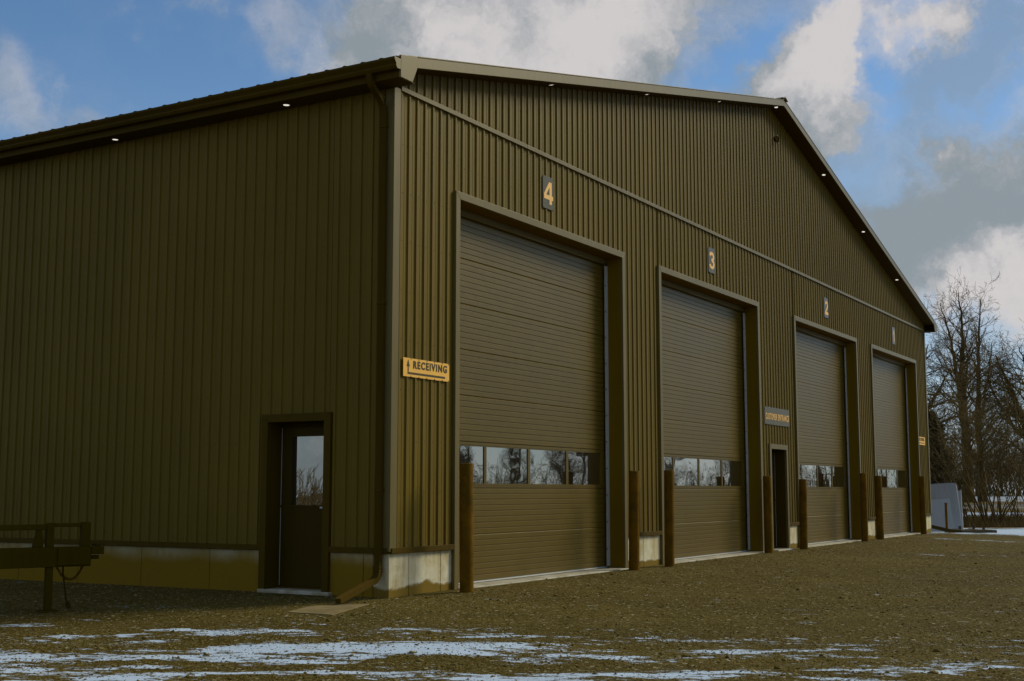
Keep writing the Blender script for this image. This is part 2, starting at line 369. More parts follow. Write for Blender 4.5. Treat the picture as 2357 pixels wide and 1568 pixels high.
# loose gravel lying on the yard
rng = np.random.default_rng(7)
def stones(name, n, tmin, tmax, pw, rmed, rsig, rmin, seed, keep=None):
    r_ = np.random.default_rng(seed)
    u = r_.random(n); e = 2+pw
    t = (tmin**e+(tmax**e-tmin**e)*u)**(1/e) if abs(e) > 1e-6 else tmin*(tmax/tmin)**u
    q = r_.uniform(-.50, .47, n); s = q*t
    x = CX+HX*t+RX*s; y = CY+HY*t+RY*s
    ok = ~((x > -.03) & (x < BW+.05) & (y > -.09)) & ~((x > -.32) & (x < .02) & (y > .70) & (y < 2.0))
    ok &= ~((x > -1.65) & (x < -.6) & (y > -.4) & (y < .42) & (r_.random(n) < .93))
    sm = snowmap(t, s); ok &= r_.random(n) < np.where(sm > .55, .45, 1.0)
    clump = np.sin(x*.9+y*1.7)*np.sin(y*.8-x*.5)*.5+.5
    ok &= r_.random(n) < .35+.65*clump
    x, y, t = x[ok], y[ok], t[ok]; n = len(x)
    rad = np.maximum(rmed*np.exp(r_.normal(0, rsig, n)), rmin)
    base = np.array([(1,0,0),(-1,0,0),(0,1,0),(0,-1,0),(0,0,1),(0,0,-1)], float)
    fc = np.array([(0,2,4),(2,1,4),(1,3,4),(3,0,4),(2,0,5),(1,2,5),(3,1,5),(0,3,5)])
    vv = base[None]*r_.uniform(.6, 1.3, (n, 6, 1))+r_.normal(0, .18, (n, 6, 3))
    vv = vv*np.stack([r_.uniform(.8, 1.4, n), r_.uniform(.7, 1.2, n), r_.uniform(.45, .8, n)], -1)[:, None]
    an = r_.uniform(0, 6.283, n); ca, sa = np.cos(an)[:, None], np.sin(an)[:, None]
    X = vv[..., 0]*ca-vv[..., 1]*sa; Y = vv[..., 0]*sa+vv[..., 1]*ca
    P = np.stack([X*rad[:, None]+x[:, None], Y*rad[:, None]+y[:, None], vv[..., 2]*rad[:, None]+gz(x, y)[:, None]+rad[:, None]*.08], -1)
    Fc = fc[None]+(np.arange(n)*6)[:, None, None]
    o = bpy.data.objects.new(name, npmesh(name, P.reshape(-1, 3), Fc.reshape(-1, 3), 'gravel_stone')); COL.objects.link(o)
    return o
gv = stones('gravel', 200000, 8.7, 34, -1.45, .0058, .50, .0036, 11); gv['kind'] = 'stuff'; tag(gv, 'loose brown gravel stones strewn over the yard', 'gravel')

# ------------------------------------------------------------------ the building
B = empty('metal_building', (0, 0, 0)); tag(B, 'large olive ribbed metal workshop with gable roof and four tall bay doors', 'building')
SL = .2335; ZS = 6.25                           # rake soffit height at the wall corner, roof slope
def soff(x): return ZS+SL*(x if x < BW/2 else BW-x)
OV = .30; EV = .31
# cladding sheets: five ribs each, alike pieces share a mesh
PITCHR = BW/160
def rib_profile(x0, x1):
    pts = []; k0 = int(math.floor(x0/PITCHR+1e-6)); k1 = int(math.ceil(x1/PITCHR-1e-6))
    for k in range(k0, k1):
        b = k*PITCHR
        for dx, y in ((0, 0), (.050, 0), (.053, -.003), (.060, -.003), (.063, 0), (.118, 0), (.126, -.019), (.154, -.019), (.162, 0)):
            xx = b+dx
            if x0-1e-6 <= xx <= x1+1e-6: pts.append((xx, y))
    if not pts or pts[0][0] > x0+.004: pts.insert(0, (x0, 0))
    if pts[-1][0] < x1-.004: pts.append((x1, 0))
    return pts
cache = {}
def sheet(x0, x1, zb, zt, axis='x', parent=B, key=None):
    """one ribbed sheet; zt may be a function of x"""
    if key and key in cache:
        me_, = cache[key],
        o = link('cladding_sheet', me_, 'olive_cladding', parent); return o
    mb = MB(); prof = rib_profile(x0, x1); vs = []
    for (xx, yy) in prof:
        top = zt(xx) if callable(zt) else zt
        vs += [(xx, yy, zb), (xx, yy, top)] if axis == 'x' else [(yy, xx, zb), (yy, xx, top)]
    fs = []
    for i in range(len(prof)-1):
        q = (2*i, 2*i+2, 2*i+3, 2*i+1); fs.append(q if axis == 'x' else q[::-1])
    mb.add(vs, fs); return mb.obj('cladding_sheet', 'olive_cladding', parent)
DOORS = [(1.41, 6.20), (7.73, 12.52), (14.95, 19.73), (21.26, 26.02)]     # bay doors 4, 3, 2, 1
MAND = (13.17, 14.11)                           # customer door
TH = .10                                        # trim width
ZD = 4.95; ZC = 2.07
def runs():
    cur = 0.0
    for a_, b_ in DOORS:
        yield cur, a_-.05, .53, 6.05; yield a_-.05, b_+.05, ZD+.05, 6.05; cur = b_+.05
    yield cur, BW, .53, 6.05
for x0, x1, zb, zt in runs():
    segs = [(x0, x1, zb)]
    if x0 < MAND[0] < x1: segs = [(x0, MAND[0]-.05, zb), (MAND[0]-.05, MAND[1]+.05, ZC+.05), (MAND[1]+.05, x1, zb)]
    for a_, b_, z_ in segs:
        n = max(1, round((b_-a_)/(5*PITCHR))); 
        cuts = [a_]+[round((a_+(b_-a_)*i/n)/PITCHR)*PITCHR for i in range(1, n)]+[b_]
        for i in range(n): sheet(cuts[i], cuts[i+1], z_, zt)
ng = 32
for i in range(ng): sheet(i*5*PITCHR, (i+1)*5*PITCHR, 6.07, soff)
LD = (.96, 1.85); ZL = 2.05
def lrun(a_, b_, z_):
    n = max(1, round((b_-a_)/(5*PITCHR)))
    cuts = [a_]+[round((a_+(b_-a_)*i/n)/PITCHR)*PITCHR for i in range(1, n)]+[b_]
    for i in range(n): sheet(cuts[i], cuts[i+1], z_, 6.06, 'y')
lrun(0, LD[0]-.05, .53); lrun(LD[0]-.05, LD[1]+.05, ZL+.05); lrun(LD[1]+.05, BL, .53)
MB().box(BW-.02, BW, .02, BL, .5, 6.06).obj('side_wall', 'olive_cladding', B)
MB().add([], [])
mb = MB(); mb.prism([(0, .4), (BW, .4), (BW, ZS), (BW/2, soff(BW/2)), (0, ZS)], BL, BL+.05); mb.obj('rear_wall', 'olive_cladding', B)
# screws of the cladding, hundreds: joined
mb = MB()
def screw(x, y, z, ax):
    r_ = .0075; k = []
    for j in range(6):
        a_ = j*math.pi/3
        k.append((x+r_*math.cos(a_), y, z+r_*math.sin(a_)) if ax == 'x' else (x, y+r_*math.cos(a_), z+r_*math.sin(a_)))
    tip = (x, y-.006, z) if ax == 'x' else (x-.006, y, z)
    mb.add(k+[tip], [(j, (j+1) % 6, 6) if ax == 'x' else ((j+1) % 6, j, 6) for j in range(6)])
def infront(x, z):
    if z < 5.1:
        for a_, b_ in DOORS:
            if a_-.13 < x < b_+.13: return True
        if z < ZC+.15 and MAND[0]-.13 < x < MAND[1]+.13: return True
    return False
rs = random.Random(3)
for k in range(160):
    x = (k+.12)*PITCHR
    for z in (.60, 1.2, 1.8, 2.4, 3.0, 3.6, 4.2, 4.8, 5.4, 5.98, 6.14, 6.75, 7.35, 7.95, 8.55, 9.15):
        if z > soff(x)-.05 or infront(x, z): continue
        screw(x+rs.uniform(-.006, .006), -.0005, z+rs.uniform(-.008, .008), 'x')
for k in range(60):
    y = (k+.12)*PITCHR
    for z in (.60, 1.2, 1.8, 2.4, 3.0, 3.6, 4.2, 4.8, 5.4, 5.95):
        if z < ZL+.15 and LD[0]-.13 < y < LD[1]+.13: continue
        screw(-.0005, y, z+rs.uniform(-.008, .008), 'y')
o = mb.obj('screws', 'screw_steel', B); o['kind'] = 'stuff'
# corner trims, band, base ledge
def part(name, mb_, mat='olive_trim', bw=.004, parent=B):
    return bevel(mb_.obj(name, mat, parent), bw)
part('corner_trim', MB().box(-.030, .105, -.030, -.021, .50, 6.06))
part('corner_trim', MB().box(-.030, -.021, -.0205, .10, .50, 6.045))
part('corner_trim', MB().box(BW-.105, BW+.012, -.030, -.021, .50, 6.06))
mb = MB()
for x0 in np.arange(.106, BW-.11, 3.05):
    x1 = min(x0+3.046, BW-.106)
    part('band_trim', MB().box(x0, x1, -.040, -.002, 6.040, 6.098), bw=.003)
def ledge(x0, x1): part('base_trim', MB().box(x0, x1, -.045, .03, .478, .545), 'dark_frame', .004)
ledge(0.0, DOORS[0][0]-.10); 
for i in range(3):
    a_, b_ = DOORS[i][1]+.10, DOORS[i+1][0]-.10
    if a_ < MAND[0] < b_: ledge(a_, MAND[0]-.10); ledge(MAND[1]+.10, b_)
    else: ledge(a_, b_)
ledge(DOORS[3][1]+.10, BW)
for y0, y1 in ((.001, LD[0]-.09), (LD[1]+.09, BL)): part('base_trim', MB().box(-.045, .03, y0, y1, .478, .545), 'dark_frame')
# foundation: poured pieces with form joints
def found(x0, x1, cuts):
    e = [x0]+cuts+[x1]
    for i in range(len(e)-1):
        bevel(MB().box(e[i]+(.004 if i else 0), e[i+1]-(.004 if i < len(e)-2 else 0), .0, .22, -.5, .479).obj('foundation_piece', 'concrete', B), .006)
found(0.001, DOORS[0][0]-.06, [.40, 1.07])
found(DOORS[0][1]+.06, DOORS[1][0]-.06, [6.98]); found(DOORS[1][1]+.06, MAND[0]-.06, []); found(MAND[1]+.06, DOORS[2][0]-.06, [])
found(DOORS[2][1]+.06, DOORS[3][0]-.06, [20.5]); found(DOORS[3][1]+.06, BW, [26.8])
MB().box(.03, BW-.03, .225, .30, -.5, -.005).obj('foundation_piece', 'concrete', B)
ys = [.225, .37]+[.37+1.22*k for k in range(1, 21)]
for i in range(len(ys)-1):
    a_, b_ = ys[i]+.004, ys[i+1]-.004
    for c0, c1 in ((a_, min(b_, LD[0]-.06)), (max(a_, LD[1]+.06), b_)):
        if c1-c0 > .05: bevel(MB().box(.0, .22, c0, c1, -.5, .479).obj('foundation_piece', 'shaded_concrete', B), .006)
# roof
xr = BW/2
for sgn in (0, 1):
    fx = (lambda x: x) if sgn == 0 else (lambda x: BW-x)
    vs = []; ysr = []
    k = 0; y = -OV-.02
    while y < BL+.3:
        for dy, dz in ((0, 0), (.20, 0), (.215, .011), (.245, .011), (.26, 0)): ysr.append((y+dy, dz))
        y += .2743
    ysr = sorted(ysr)
    mb = MB()
    for yy, dz in ysr:
        for xx in (-.40, xr):
            z = 6.372+SL*xx+dz; vs.append((fx(xx), yy, z))
    for yy, dz in ysr:
        for xx in (-.40, xr): vs.append((fx(xx), yy, 6.360+SL*xx))
    n = len(ysr); fs = []
    for i in range(n-1):
        fs.append((2*i, 2*i+1, 2*i+3, 2*i+2)); fs.append((2*n+2*i, 2*n+2*i+2, 2*n+2*i+3, 2*n+2*i+1)); fs.append((2*i, 2*i+2, 2*n+2*i+2, 2*n+2*i))
    fs.append((0, 2*n, 2*n+1, 1))
    mb.add(vs, fs); mb.obj('roof_sheet', 'dark_roof', B)
    # rake fascia board and soffit (both slopes)
    f0, f1 = fx(.03), fx(xr)
    def rk(x, dz): return (x, soff(x)+dz)
    part('rake_fascia', MB().prism([rk(f0, -.006), rk(f1, -.006), rk(f1, .125), rk(f0, .125)], -OV-.022, -OV), 'olive_trim', .003)
    part('rake_fascia_lip', MB().prism([rk(f0, .126), rk(f1, .126), rk(f1, .140), rk(f0, .140)], -OV-.030, -OV), 'olive_trim', .002)
    mb = MB().prism([rk(fx(-.05), .0), rk(f1, .0), rk(f1, .02), rk(fx(-.05), .02)], -OV+.0005, -.001); mb.obj('rake_soffit', 'dark_frame', B)
    # eave return box end, fascia, soffit
    poly = [(-.315, 6.045), (-.075, 6.045), (.027, 6.255), (.030, 6.395), (-.315, 6.315)]
    if sgn: poly = [(BW-x, z) for x, z in poly][::-1]
    part('eave_return', MB().prism(poly, -OV-.026, -OV+.004), 'olive_trim', .003)
    xa, xb = sorted((fx(-.31), fx(-.29))); part('eave_fascia', MB().box(xa, xb, -OV+.005, BL, 6.05, 6.31), 'dark_frame', .003)
    xa, xb = sorted((fx(-.289), fx(.0))); MB().box(xa, xb, -OV+.005, BL, 6.052, 6.064).obj('eave_soffit', 'dark_frame', B)
# ridge cap
part('ridge_cap', MB().prism([(xr-.16, 6.375+SL*(xr-.16)+.028), (xr, 6.375+SL*xr+.040), (xr+.16, 6.375+SL*(xr-.16)+.028), (xr+.16, 6.375+SL*(xr-.16)+.052), (xr, 6.375+SL*xr+.072), (xr-.16, 6.375+SL*(xr-.16)+.052)], -OV-.06, BL), 'olive_trim', .003)
# gutters
for sgn in (0, 1):
    fx = (lambda x: x) if sgn == 0 else (lambda x: BW-x)
    prof = [(-.312, 6.262), (-.312, 6.135), (-.385, 6.135), (-.405, 6.165), (-.405, 6.19), (-.440, 6.235), (-.440, 6.262), (-.434, 6.262), (-.434, 6.238), (-.399, 6.192), (-.399, 6.167), (-.382, 6.141), (-.318, 6.141), (-.318, 6.262)]
    prof = [(fx(x), z) for x, z in prof]
    g_ = MB().prism(prof if not sgn else prof[::-1], -OV-.02, BL).obj('gutter', 'dark_frame', B)
    cap = [(-.312, 6.262), (-.312, 6.135), (-.385, 6.135), (-.405, 6.165), (-.405, 6.19), (-.440, 6.235), (-.440, 6.262)]
    cap = [(fx(x), z) for x, z in cap]
    MB().prism(cap if not sgn else cap[::-1], -OV-.024, -OV-.0205).obj('end_cap', 'olive_trim', g_)
# downspout at the near corner: pleated elbow, fluted pipe, lower elbow and outlet
def fluted(path, w=.078, d=.056, fl=True, parent=B, name='downspout_pipe', mat='dark_frame', ax=Vector((0, 1, 0)), pleat=0):
    mb_ = MB(); n = 0; k0 = None
    prof = []
    m_ = 4
    for i in range(m_*2+1):                      # front face with flutes
        prof.append((-w/2+w*i/(m_*2), d/2-(.006 if i % 2 else 0)))
    for i in range(m_*2+1): prof.append((w/2-w*i/(m_*2), -d/2+(.006 if i % 2 else 0)))
    np_ = len(prof); pts = [Vector(p_) for p_ in path]
    for i, p_ in enumerate(pts):
        dd = (pts[min(i+1, len(pts)-1)]-pts[max(0, i-1)]).normalized(); side = ax; nrm = dd.cross(side).normalized()
        sc = 1+(pleat if i % 2 else 0)
        for a_, b_ in prof: mb_.v.append(tuple(p_+side*(a_*sc)+nrm*(b_*sc)))
    for i in range(len(pts)-1):
        for j in range(np_): mb_.f.append((i*np_+j, i*np_+(j+1) % np_, (i+1)*np_+(j+1) % np_, (i+1)*np_+j))
    mb_.f.append(tuple(range(np_))[::-1]); mb_.f.append(tuple((len(pts)-1)*np_+j for j in range(np_)))
    return mb_.obj(name, mat, parent)
def bez(p0, p1, p2, p3, n):
    out = []
    for i in range(n+1):
        t = i/n; out.append(tuple(((1-t)**3*a_+3*t*(1-t)**2*b_+3*t*t*(1-t)*c_+t**3*d_) for a_, b_, c_, d_ in zip(p0, p1, p2, p3)))
    return out
YD = .10; XD = -.072
pipe = fluted([(XD, YD, 5.72), (XD, YD, 3.3), (XD, YD, .33)], name='downspout')
fluted(bez((-.36, YD, 6.14), (-.34, YD, 5.88), (-.10, YD, 6.02), (XD, YD, 5.70), 26), w=.072, d=.052, name='pleated_elbow', parent=pipe, pleat=.13)
fluted(bez((XD, YD, .34), (XD, YD, .22), (XD-.04, YD, .185), (XD-.12, YD, .165), 16), w=.080, d=.060, name='pleated_elbow', parent=pipe, pleat=.10)
fluted([(XD-.10, YD, .172), (-.80, YD, -.005)], w=.080, d=.062, name='outlet_extension', parent=pipe)
for z in (5.55, 3.4, 1.2): part('strap', MB().box(XD-.034, XD+.046, YD-.046, YD+.046, z, z+.03), 'dark_frame', .002, pipe)
# downspout at the far corner, only its outlet shows
pipe = fluted([(BW+.072, .10, 5.72), (BW+.072, .10, .33)], name='downspout', ax=Vector((0, 1, 0)))
fluted(bez((BW+.36, .10, 6.14), (BW+.34, .10, 5.88), (BW+.10, .10, 6.02), (BW+.072, .10, 5.70), 20), name='pleated_elbow', parent=pipe, pleat=.12)
MB().bar((BW+.10, .10, .16), (BW+1.0, -.55, -.05), .09, .10).obj('outlet_extension', 'dark_roof', pipe)

# ------------------------------------------------------------------ bay doors
SEC = .61; Z0 = .022; YF = .27
def section_mesh(w, n=8):
    mb_ = MB(); pr = [(Z0*0, YF+.035), (0, YF+.010), (.010, YF)]
    p_ = SEC/n
    for k in range(1, n):
        z = k*p_; pr += [(z-.009, YF), (z-.004, YF+.007), (z+.004, YF+.007), (z+.009, YF)]
    pr += [(SEC-.012, YF), (SEC-.002, YF+.010), (SEC-.002, YF+.035)]
    for z, y in pr: mb_.v += [(0, y, z), (w, y, z)]
    for i in range(len(pr)-1): mb_.f.append((2*i, 2*i+1, 2*i+3, 2*i+2))
    return mb_.mesh('door_section')
def window_mesh(w, pan):
    mb_ = MB(); y0, y1 = YF, YF+.035
    zb, zt = .060, .555
    mb_.box(0, w, y0, y1, .002, zb); mb_.box(0, w, y0, y1, zt, SEC-.002)
    e = [0]+[v for a_, b_ in pan for v in (a_, b_)]+[w]
    for i in range(0, len(e), 2): mb_.box(e[i], e[i+1], y0+.0005, y1-.0005, zb+.0005, zt-.0005)
    mb_.box(0, w, y0-.004, y0-.0002, .010, .022); mb_.box(0, w, y0-.004, y0-.0002, .036, .046)
    mb_.box(0, w, y0-.004, y0-.0002, zt+.016, zt+.028)
    return mb_.mesh('window_section')
W0 = 4.79; PAN = [(.06, 1.10), (1.16, 2.28), (2.34, 3.43), (3.50, 4.57)]
SM = section_mesh(W0); WM = window_mesh(W0, PAN)
PM = [MB().box(a_+.001, b_-.001, YF+.012, YF+.020, .0605, .5545).mesh('pane') for a_, b_ in PAN]
for i, (a_, b_) in enumerate(DOORS):
    num = 4-i; k = (b_-a_)/W0
    d = MB().box(a_-.05, b_+.05, YF+.036, YF+.07, -.02, ZD+.03).obj('bay_door', 'olive_door', B); d['label'] = 'tall sectional bay door below number %d' % num
    for j in range(8):
        if j == 2:
            w = link('window_section', WM, 'olive_door', d, (a_, 0, Z0+j*SEC)); w.scale.x = k
            for q in PM: pq = link('pane', q, 'glass_reflective', d, (a_, 0, Z0+j*SEC)); pq.scale.x = k
        else:
            w = link('door_section', SM, 'olive_door', d, (a_, 0, Z0+j*SEC)); w.scale.x = k
    # jamb liners, head liner, face trims (mitred), seals, galvanised track
    for x0, x1 in ((a_-.045, a_), (b_, b_+.045)):
        MB().box(x0, x1, .0005, YF+.035, -.03, ZD+.045).obj('jamb', 'jamb_lightened', d)
    MB().box(a_+.0005, b_-.0005, .0005, YF+.034, ZD, ZD+.044).obj('head_jamb', 'jamb_lightened', d)
    y0, y1 = -.048, -.0005
    part('door_trim', MB().prism([(a_-TH, -.03), (a_, -.03), (a_, ZD), (a_-TH, ZD+TH)], y0, y1), bw=.004, parent=d)
    part('door_trim', MB().prism([(b_, -.03), (b_+TH, -.03), (b_+TH, ZD+TH), (b_, ZD)], y0, y1), bw=.004, parent=d)
    part('door_trim', MB().prism([(a_+.001, ZD), (b_-.001, ZD), (b_+TH-.001, ZD+TH), (a_-TH+.001, ZD+TH)], y0-.001, y1), bw=.004, parent=d)
    MB().tube([(a_+.01, YF-.035, ZD-.085), (b_-.02, YF-.035, ZD-.085)], .020, 8).obj('header_seal', 'olive_trim', d, smooth=True)
    MB().box(a_+.001, b_-.001, YF-.034, YF-.002, ZD-.070, ZD-.001).obj('header_board', 'olive_trim', d)
    tr = MB(); xb = b_-.001
    tr.box(xb-.100, xb-.012, YF-.040, YF-.036, .03, ZD-.12); tr.box(xb-.0115, xb, YF-.050, YF-.015, .03, ZD-.12); tr.box(xb-.060, xb-.052, YF-.047, YF-.0405, .03, ZD-.12)
    t_ = tr.obj('track', 'galvanised', d)
    bo = MB()
    for z in np.arange(.3, ZD-.2, .42): bo.tube([(xb-.082, YF-.0405, z), (xb-.082, YF-.050, z)], .011, 6)
    bo.obj('track_bolts', 'screw_steel', t_)['kind'] = 'stuff'
    MB().box(a_+.002, a_+.05, YF-.03, YF-.004, .03, ZD-.1).obj('side_seal', 'dark_frame', d)
    MB().box(a_+.004, b_-.004, YF-.006, YF+.03, .002, .0215).obj('bottom_seal', 'weatherstrip', d)
# sills
sl = bevel(MB().box(DOORS[0][0]-.02, DOORS[0][1]+.02, -.11, .224, -.4, .001).obj('door_sill', 'slab_concrete', B), .01)
for a_, b_ in DOORS[1:]: bevel(MB().box(a_-.02, b_+.02, -.11, .224, -.4, .001).obj('door_sill', 'slab_concrete', B), .01)
bevel(MB().box(MAND[0]-.05, MAND[1]+.05, -.16, .224, -.4, .012).obj('door_sill', 'slab_concrete', B), .01)
# ------------------------------------------------------------------ hinged doors
def hinged(axis, a_, b_, zt, z0, rec, glazed, label, far_hi):
    """drawn for a wall along x facing -y, then turned for the side wall"""
    root = empty('swap', parent=None); COL.objects.unlink(root); bpy.data.objects.remove(root)
    def T(mb_):
        if axis == 'y':
            mb_.v = [(y, x, z) for x, y, z in mb_.v]; mb_.f = [f[::-1] for f in mb_.f]
        return mb_
    tw = .10
    d = T(MB().box(a_-.05, b_+.05, rec+.05, rec+.09, -.3, zt+.04)).obj('entrance_door', 'dark_frame', B); d['label'] = label
    P = lambda nm, mb_, mat, bw=.003: bevel(T(mb_).obj(nm, mat, d), bw)
    for x0, x1 in ((a_-.045, a_), (b_, b_+.045)): P('jamb', MB().box(x0, x1, .0005, rec+.049, z0-.04, zt+.044), 'dark_frame')
    P('head_jamb', MB().box(a_+.0005, b_-.0005, .0005, rec+.048, zt, zt+.043), 'dark_frame')
    bot = z0-.035
    tm = 'olive_trim' if axis == 'x' else 'dark_frame'  # side-wall trim takes a darker copy, its shade put into the colour
    P('door_trim', MB().prism([(a_-tw, bot), (a_, bot), (a_, zt), (a_-tw, zt+tw)], -.048, -.0005), tm)
    P('door_trim', MB().prism([(b_, bot), (b_+tw, bot), (b_+tw, zt+tw), (b_, zt)], -.048, -.0005), tm)
    P('door_trim', MB().prism([(a_+.001, zt), (b_-.001, zt), (b_+tw-.001, zt+tw), (a_-tw+.001, zt+tw)], -.049, -.0005), tm)
    lf = MB(); x0, x1 = a_+.012, b_-.012; zb, z1 = z0+.02, zt-.05
    if glazed:
        w0, w1, g0, g1 = x0+.17, x1-.17, 1.03, 1.88
        lf.box(x0, w0, rec, rec+.045, zb, z1); lf.box(w1, x1, rec, rec+.045, zb, z1); lf.box(w0, w1, rec+.0003, rec+.0447, zb, g0); lf.box(w0, w1, rec+.0003, rec+.0447, g1, z1)
    else: lf.box(x0, x1, rec, rec+.045, zb, z1)
    leaf = bevel(T(lf).obj('leaf', 'door_leaf', d), .003)
    if glazed:
        T(MB().box(w0-.001, w1+.001, rec+.015, rec+.023, g0-.001, g1+.001)).obj('pane', 'glass_reflective', d)
        fr = MB(); q = .026
        fr.box(w0-q, w0, rec-.012, rec-.0002, g0-q, g1+q); fr.box(w1, w1+q, rec-.012, rec-.0002, g0-q, g1+q); fr.box(w0+.0003, w1-.0003, rec-.0118, rec-.0002, g1, g1+q); fr.box(w0+.0003, w1-.0003, rec-.0118, rec-.0002, g0-q, g0)
        T(fr).obj('pane_frame', 'door_leaf', d)
    hx = b_ if far_hi else b_
    ws = MB(); ws.box(b_-.0105, b_-.0065, rec-.004, rec+.01, zb+.01, 1.00); ws.box(b_-.0105, b_-.0065, rec-.004, rec+.01, 1.03, z1-.01)
    T(ws).obj('weatherstrip', 'weatherstrip', d)
    kx = a_+.09
    hd = MB().tube([(kx, rec, 1.0), (kx, rec-.06, 1.0)], .012, 8); hd.box(kx-.008, kx+.11, rec-.072, rec-.056, .992, 1.012); hd.tube([(kx, rec-.0005, 1.0), (kx, rec-.012, 1.0)], .032, 12); hd.tube([(kx, rec-.0005, 1.12), (kx, rec-.016, 1.12)], .024, 12)
    T(hd).obj('handle', 'galvanised', d)
    T(MB().box(a_, b_, rec-.03, rec+.048, z0, z0+.018)).obj('threshold', 'dark_frame', d)
hinged('x', *MAND, ZC, .013, .22, False, 'dark plain steel customer door', True)
hinged('y', *LD, ZL, .012, .22, True, 'dark steel side door with tall glazed light', True)
bevel(MB().box(-.07, .224, LD[0]-.13, LD[1]+.10, -.5, .011).obj('door_step', 'slab_concrete', B), .012)
# eye bolt vent below the ridge
vt = MB().tube([(13.96, -.001, 8.82), (13.96, -.05, 8.82)], .055, 14); ring = [(13.96+.065*math.cos(t), -.075, 8.80+.085*math.sin(t)) for t in np.linspace(0, 2*math.pi, 17)]
vt.tube(ring, .016, 6, False); vt.obj('pulley_eye', 'dark_frame', B)
# ------------------------------------------------------------------ soffit lights
def light(loc, tilt, label, group):
    r_ = empty('soffit_light', loc); r_.rotation_euler = tilt; tag(r_, label, 'light', group)
    rg = MB(); n = 20
    for i in range(n):
        a0 = 2*math.pi*i/n; 
        for rr, zz in ((.040, -.004), (.050, -.009), (.064, -.0005)): rg.v.append((rr*math.cos(a0), rr*math.sin(a0), zz))
    for i in range(n):
        j = (i+1) % n
        for q in (0, 1): rg.f.append((3*i+q, 3*i+q+1, 3*j+q+1, 3*j+q))
    rg.obj('trim_ring', 'dark_frame', r_)
    ln = MB(); ln.v = [(.0405*math.cos(2*math.pi*i/n), .0405*math.sin(2*math.pi*i/n), -.004) for i in range(n)]+[(0, 0, -.012)]
    ln.f = [(i, n, (i+1) % n) for i in range(n)]; ln.obj('lens', 'lamp_lens', r_, smooth=True)
for j in range(7):
    x = 3.66+j*3.345
    tl = -math.atan(SL) if x < xr-.2 else math.atan(SL)
    light((x, -.15, soff(x)-.001), (0, tl, 0), 'round recessed light lit in the rake soffit of the gable', 'lights in the gable soffit')
for y in (1.57, 4.66, 7.75): light((-.15, y, 6.0515), (0, 0, 0), 'round recessed light lit in the eave soffit above the side wall', 'lights in the eave soffit')

# ------------------------------------------------------------------ signs
def textmesh(txt, w, h, off, name, sp=1.28):
    cu = bpy.data.curves.new('t', 'FONT'); cu.body = txt; cu.offset = off; cu.extrude = .02; cu.resolution_u = 6; cu.space_character = sp; cu.space_word = 1.1
    ob = bpy.data.objects.new('t', cu); COL.objects.link(ob); bpy.context.view_layer.update()
    me_ = bpy.data.meshes.new_from_object(ob.evaluated_get(bpy.context.evaluated_depsgraph_get())); bpy.data.objects.remove(ob)
    co = np.zeros(len(me_.vertices)*3); me_.vertices.foreach_get('co', co); co = co.reshape(-1, 3)
    mn = co.min(0); mx = co.max(0); co[:, :2] = (co[:, :2]-(mn[:2]+mx[:2])/2)/(mx[:2]-mn[:2])*np.array([w, h])
    z = co[:, 2].copy(); out = np.stack([co[:, 0], -(z-z.min())/(z.max()-z.min())*.003, co[:, 1]], -1)
    me_.vertices.foreach_set('co', out.ravel()); me_.update(); me_.materials.clear(); me_.name = name
    return me_
def plate(name, x0, x1, z0, z1, mat, label, cat, group=None, scr=None):
    cx_, cz_ = (x0+x1)/2, (z0+z1)/2
    r_ = empty(name, (cx_, -.020, cz_)); tag(r_, label, cat, group)
    w, h = x1-x0, z1-z0
    bevel(MB().box(-w/2, w/2, -.006, 0, -h/2, h/2).obj('plate', mat, r_), .0015)
    s_ = MB()
    for fx in (scr or (-.44, .44)):
        for fz in (-.465, .465): s_.tube([(fx*w, -.0062, fz*h), (fx*w, -.010, fz*h)], .007, 6)
    s_.obj('screws', 'screw_steel', r_)['kind'] = 'stuff'
    return r_
# numerals drawn by hand in a heavy grotesque
def poly_numeral(loops, name):
    cu = bpy.data.curves.new('n', 'CURVE'); cu.dimensions = '2D'; cu.fill_mode = 'BOTH'; cu.extrude = .0015
    for lp in loops:
        sp_ = cu.splines.new('POLY'); sp_.points.add(len(lp)-1); sp_.use_cyclic_u = True
        for q, (x, y) in zip(sp_.points, lp): q.co = (x, y, 0, 1)
    ob = bpy.data.objects.new('n', cu); COL.objects.link(ob); bpy.context.view_layer.update()
    me_ = bpy.data.meshes.new_from_object(ob.evaluated_get(bpy.context.evaluated_depsgraph_get())); bpy.data.objects.remove(ob)
    me_.transform(Matrix.Rotation(R(90), 4, 'X')); me_.name = name; return me_
def arc(cx_, cy_, rx, ry, a0, a1, n=14): return [(cx_+rx*math.cos(R(a0+(a1-a0)*i/n)), cy_+ry*math.sin(R(a0+(a1-a0)*i/n))) for i in range(n+1)]
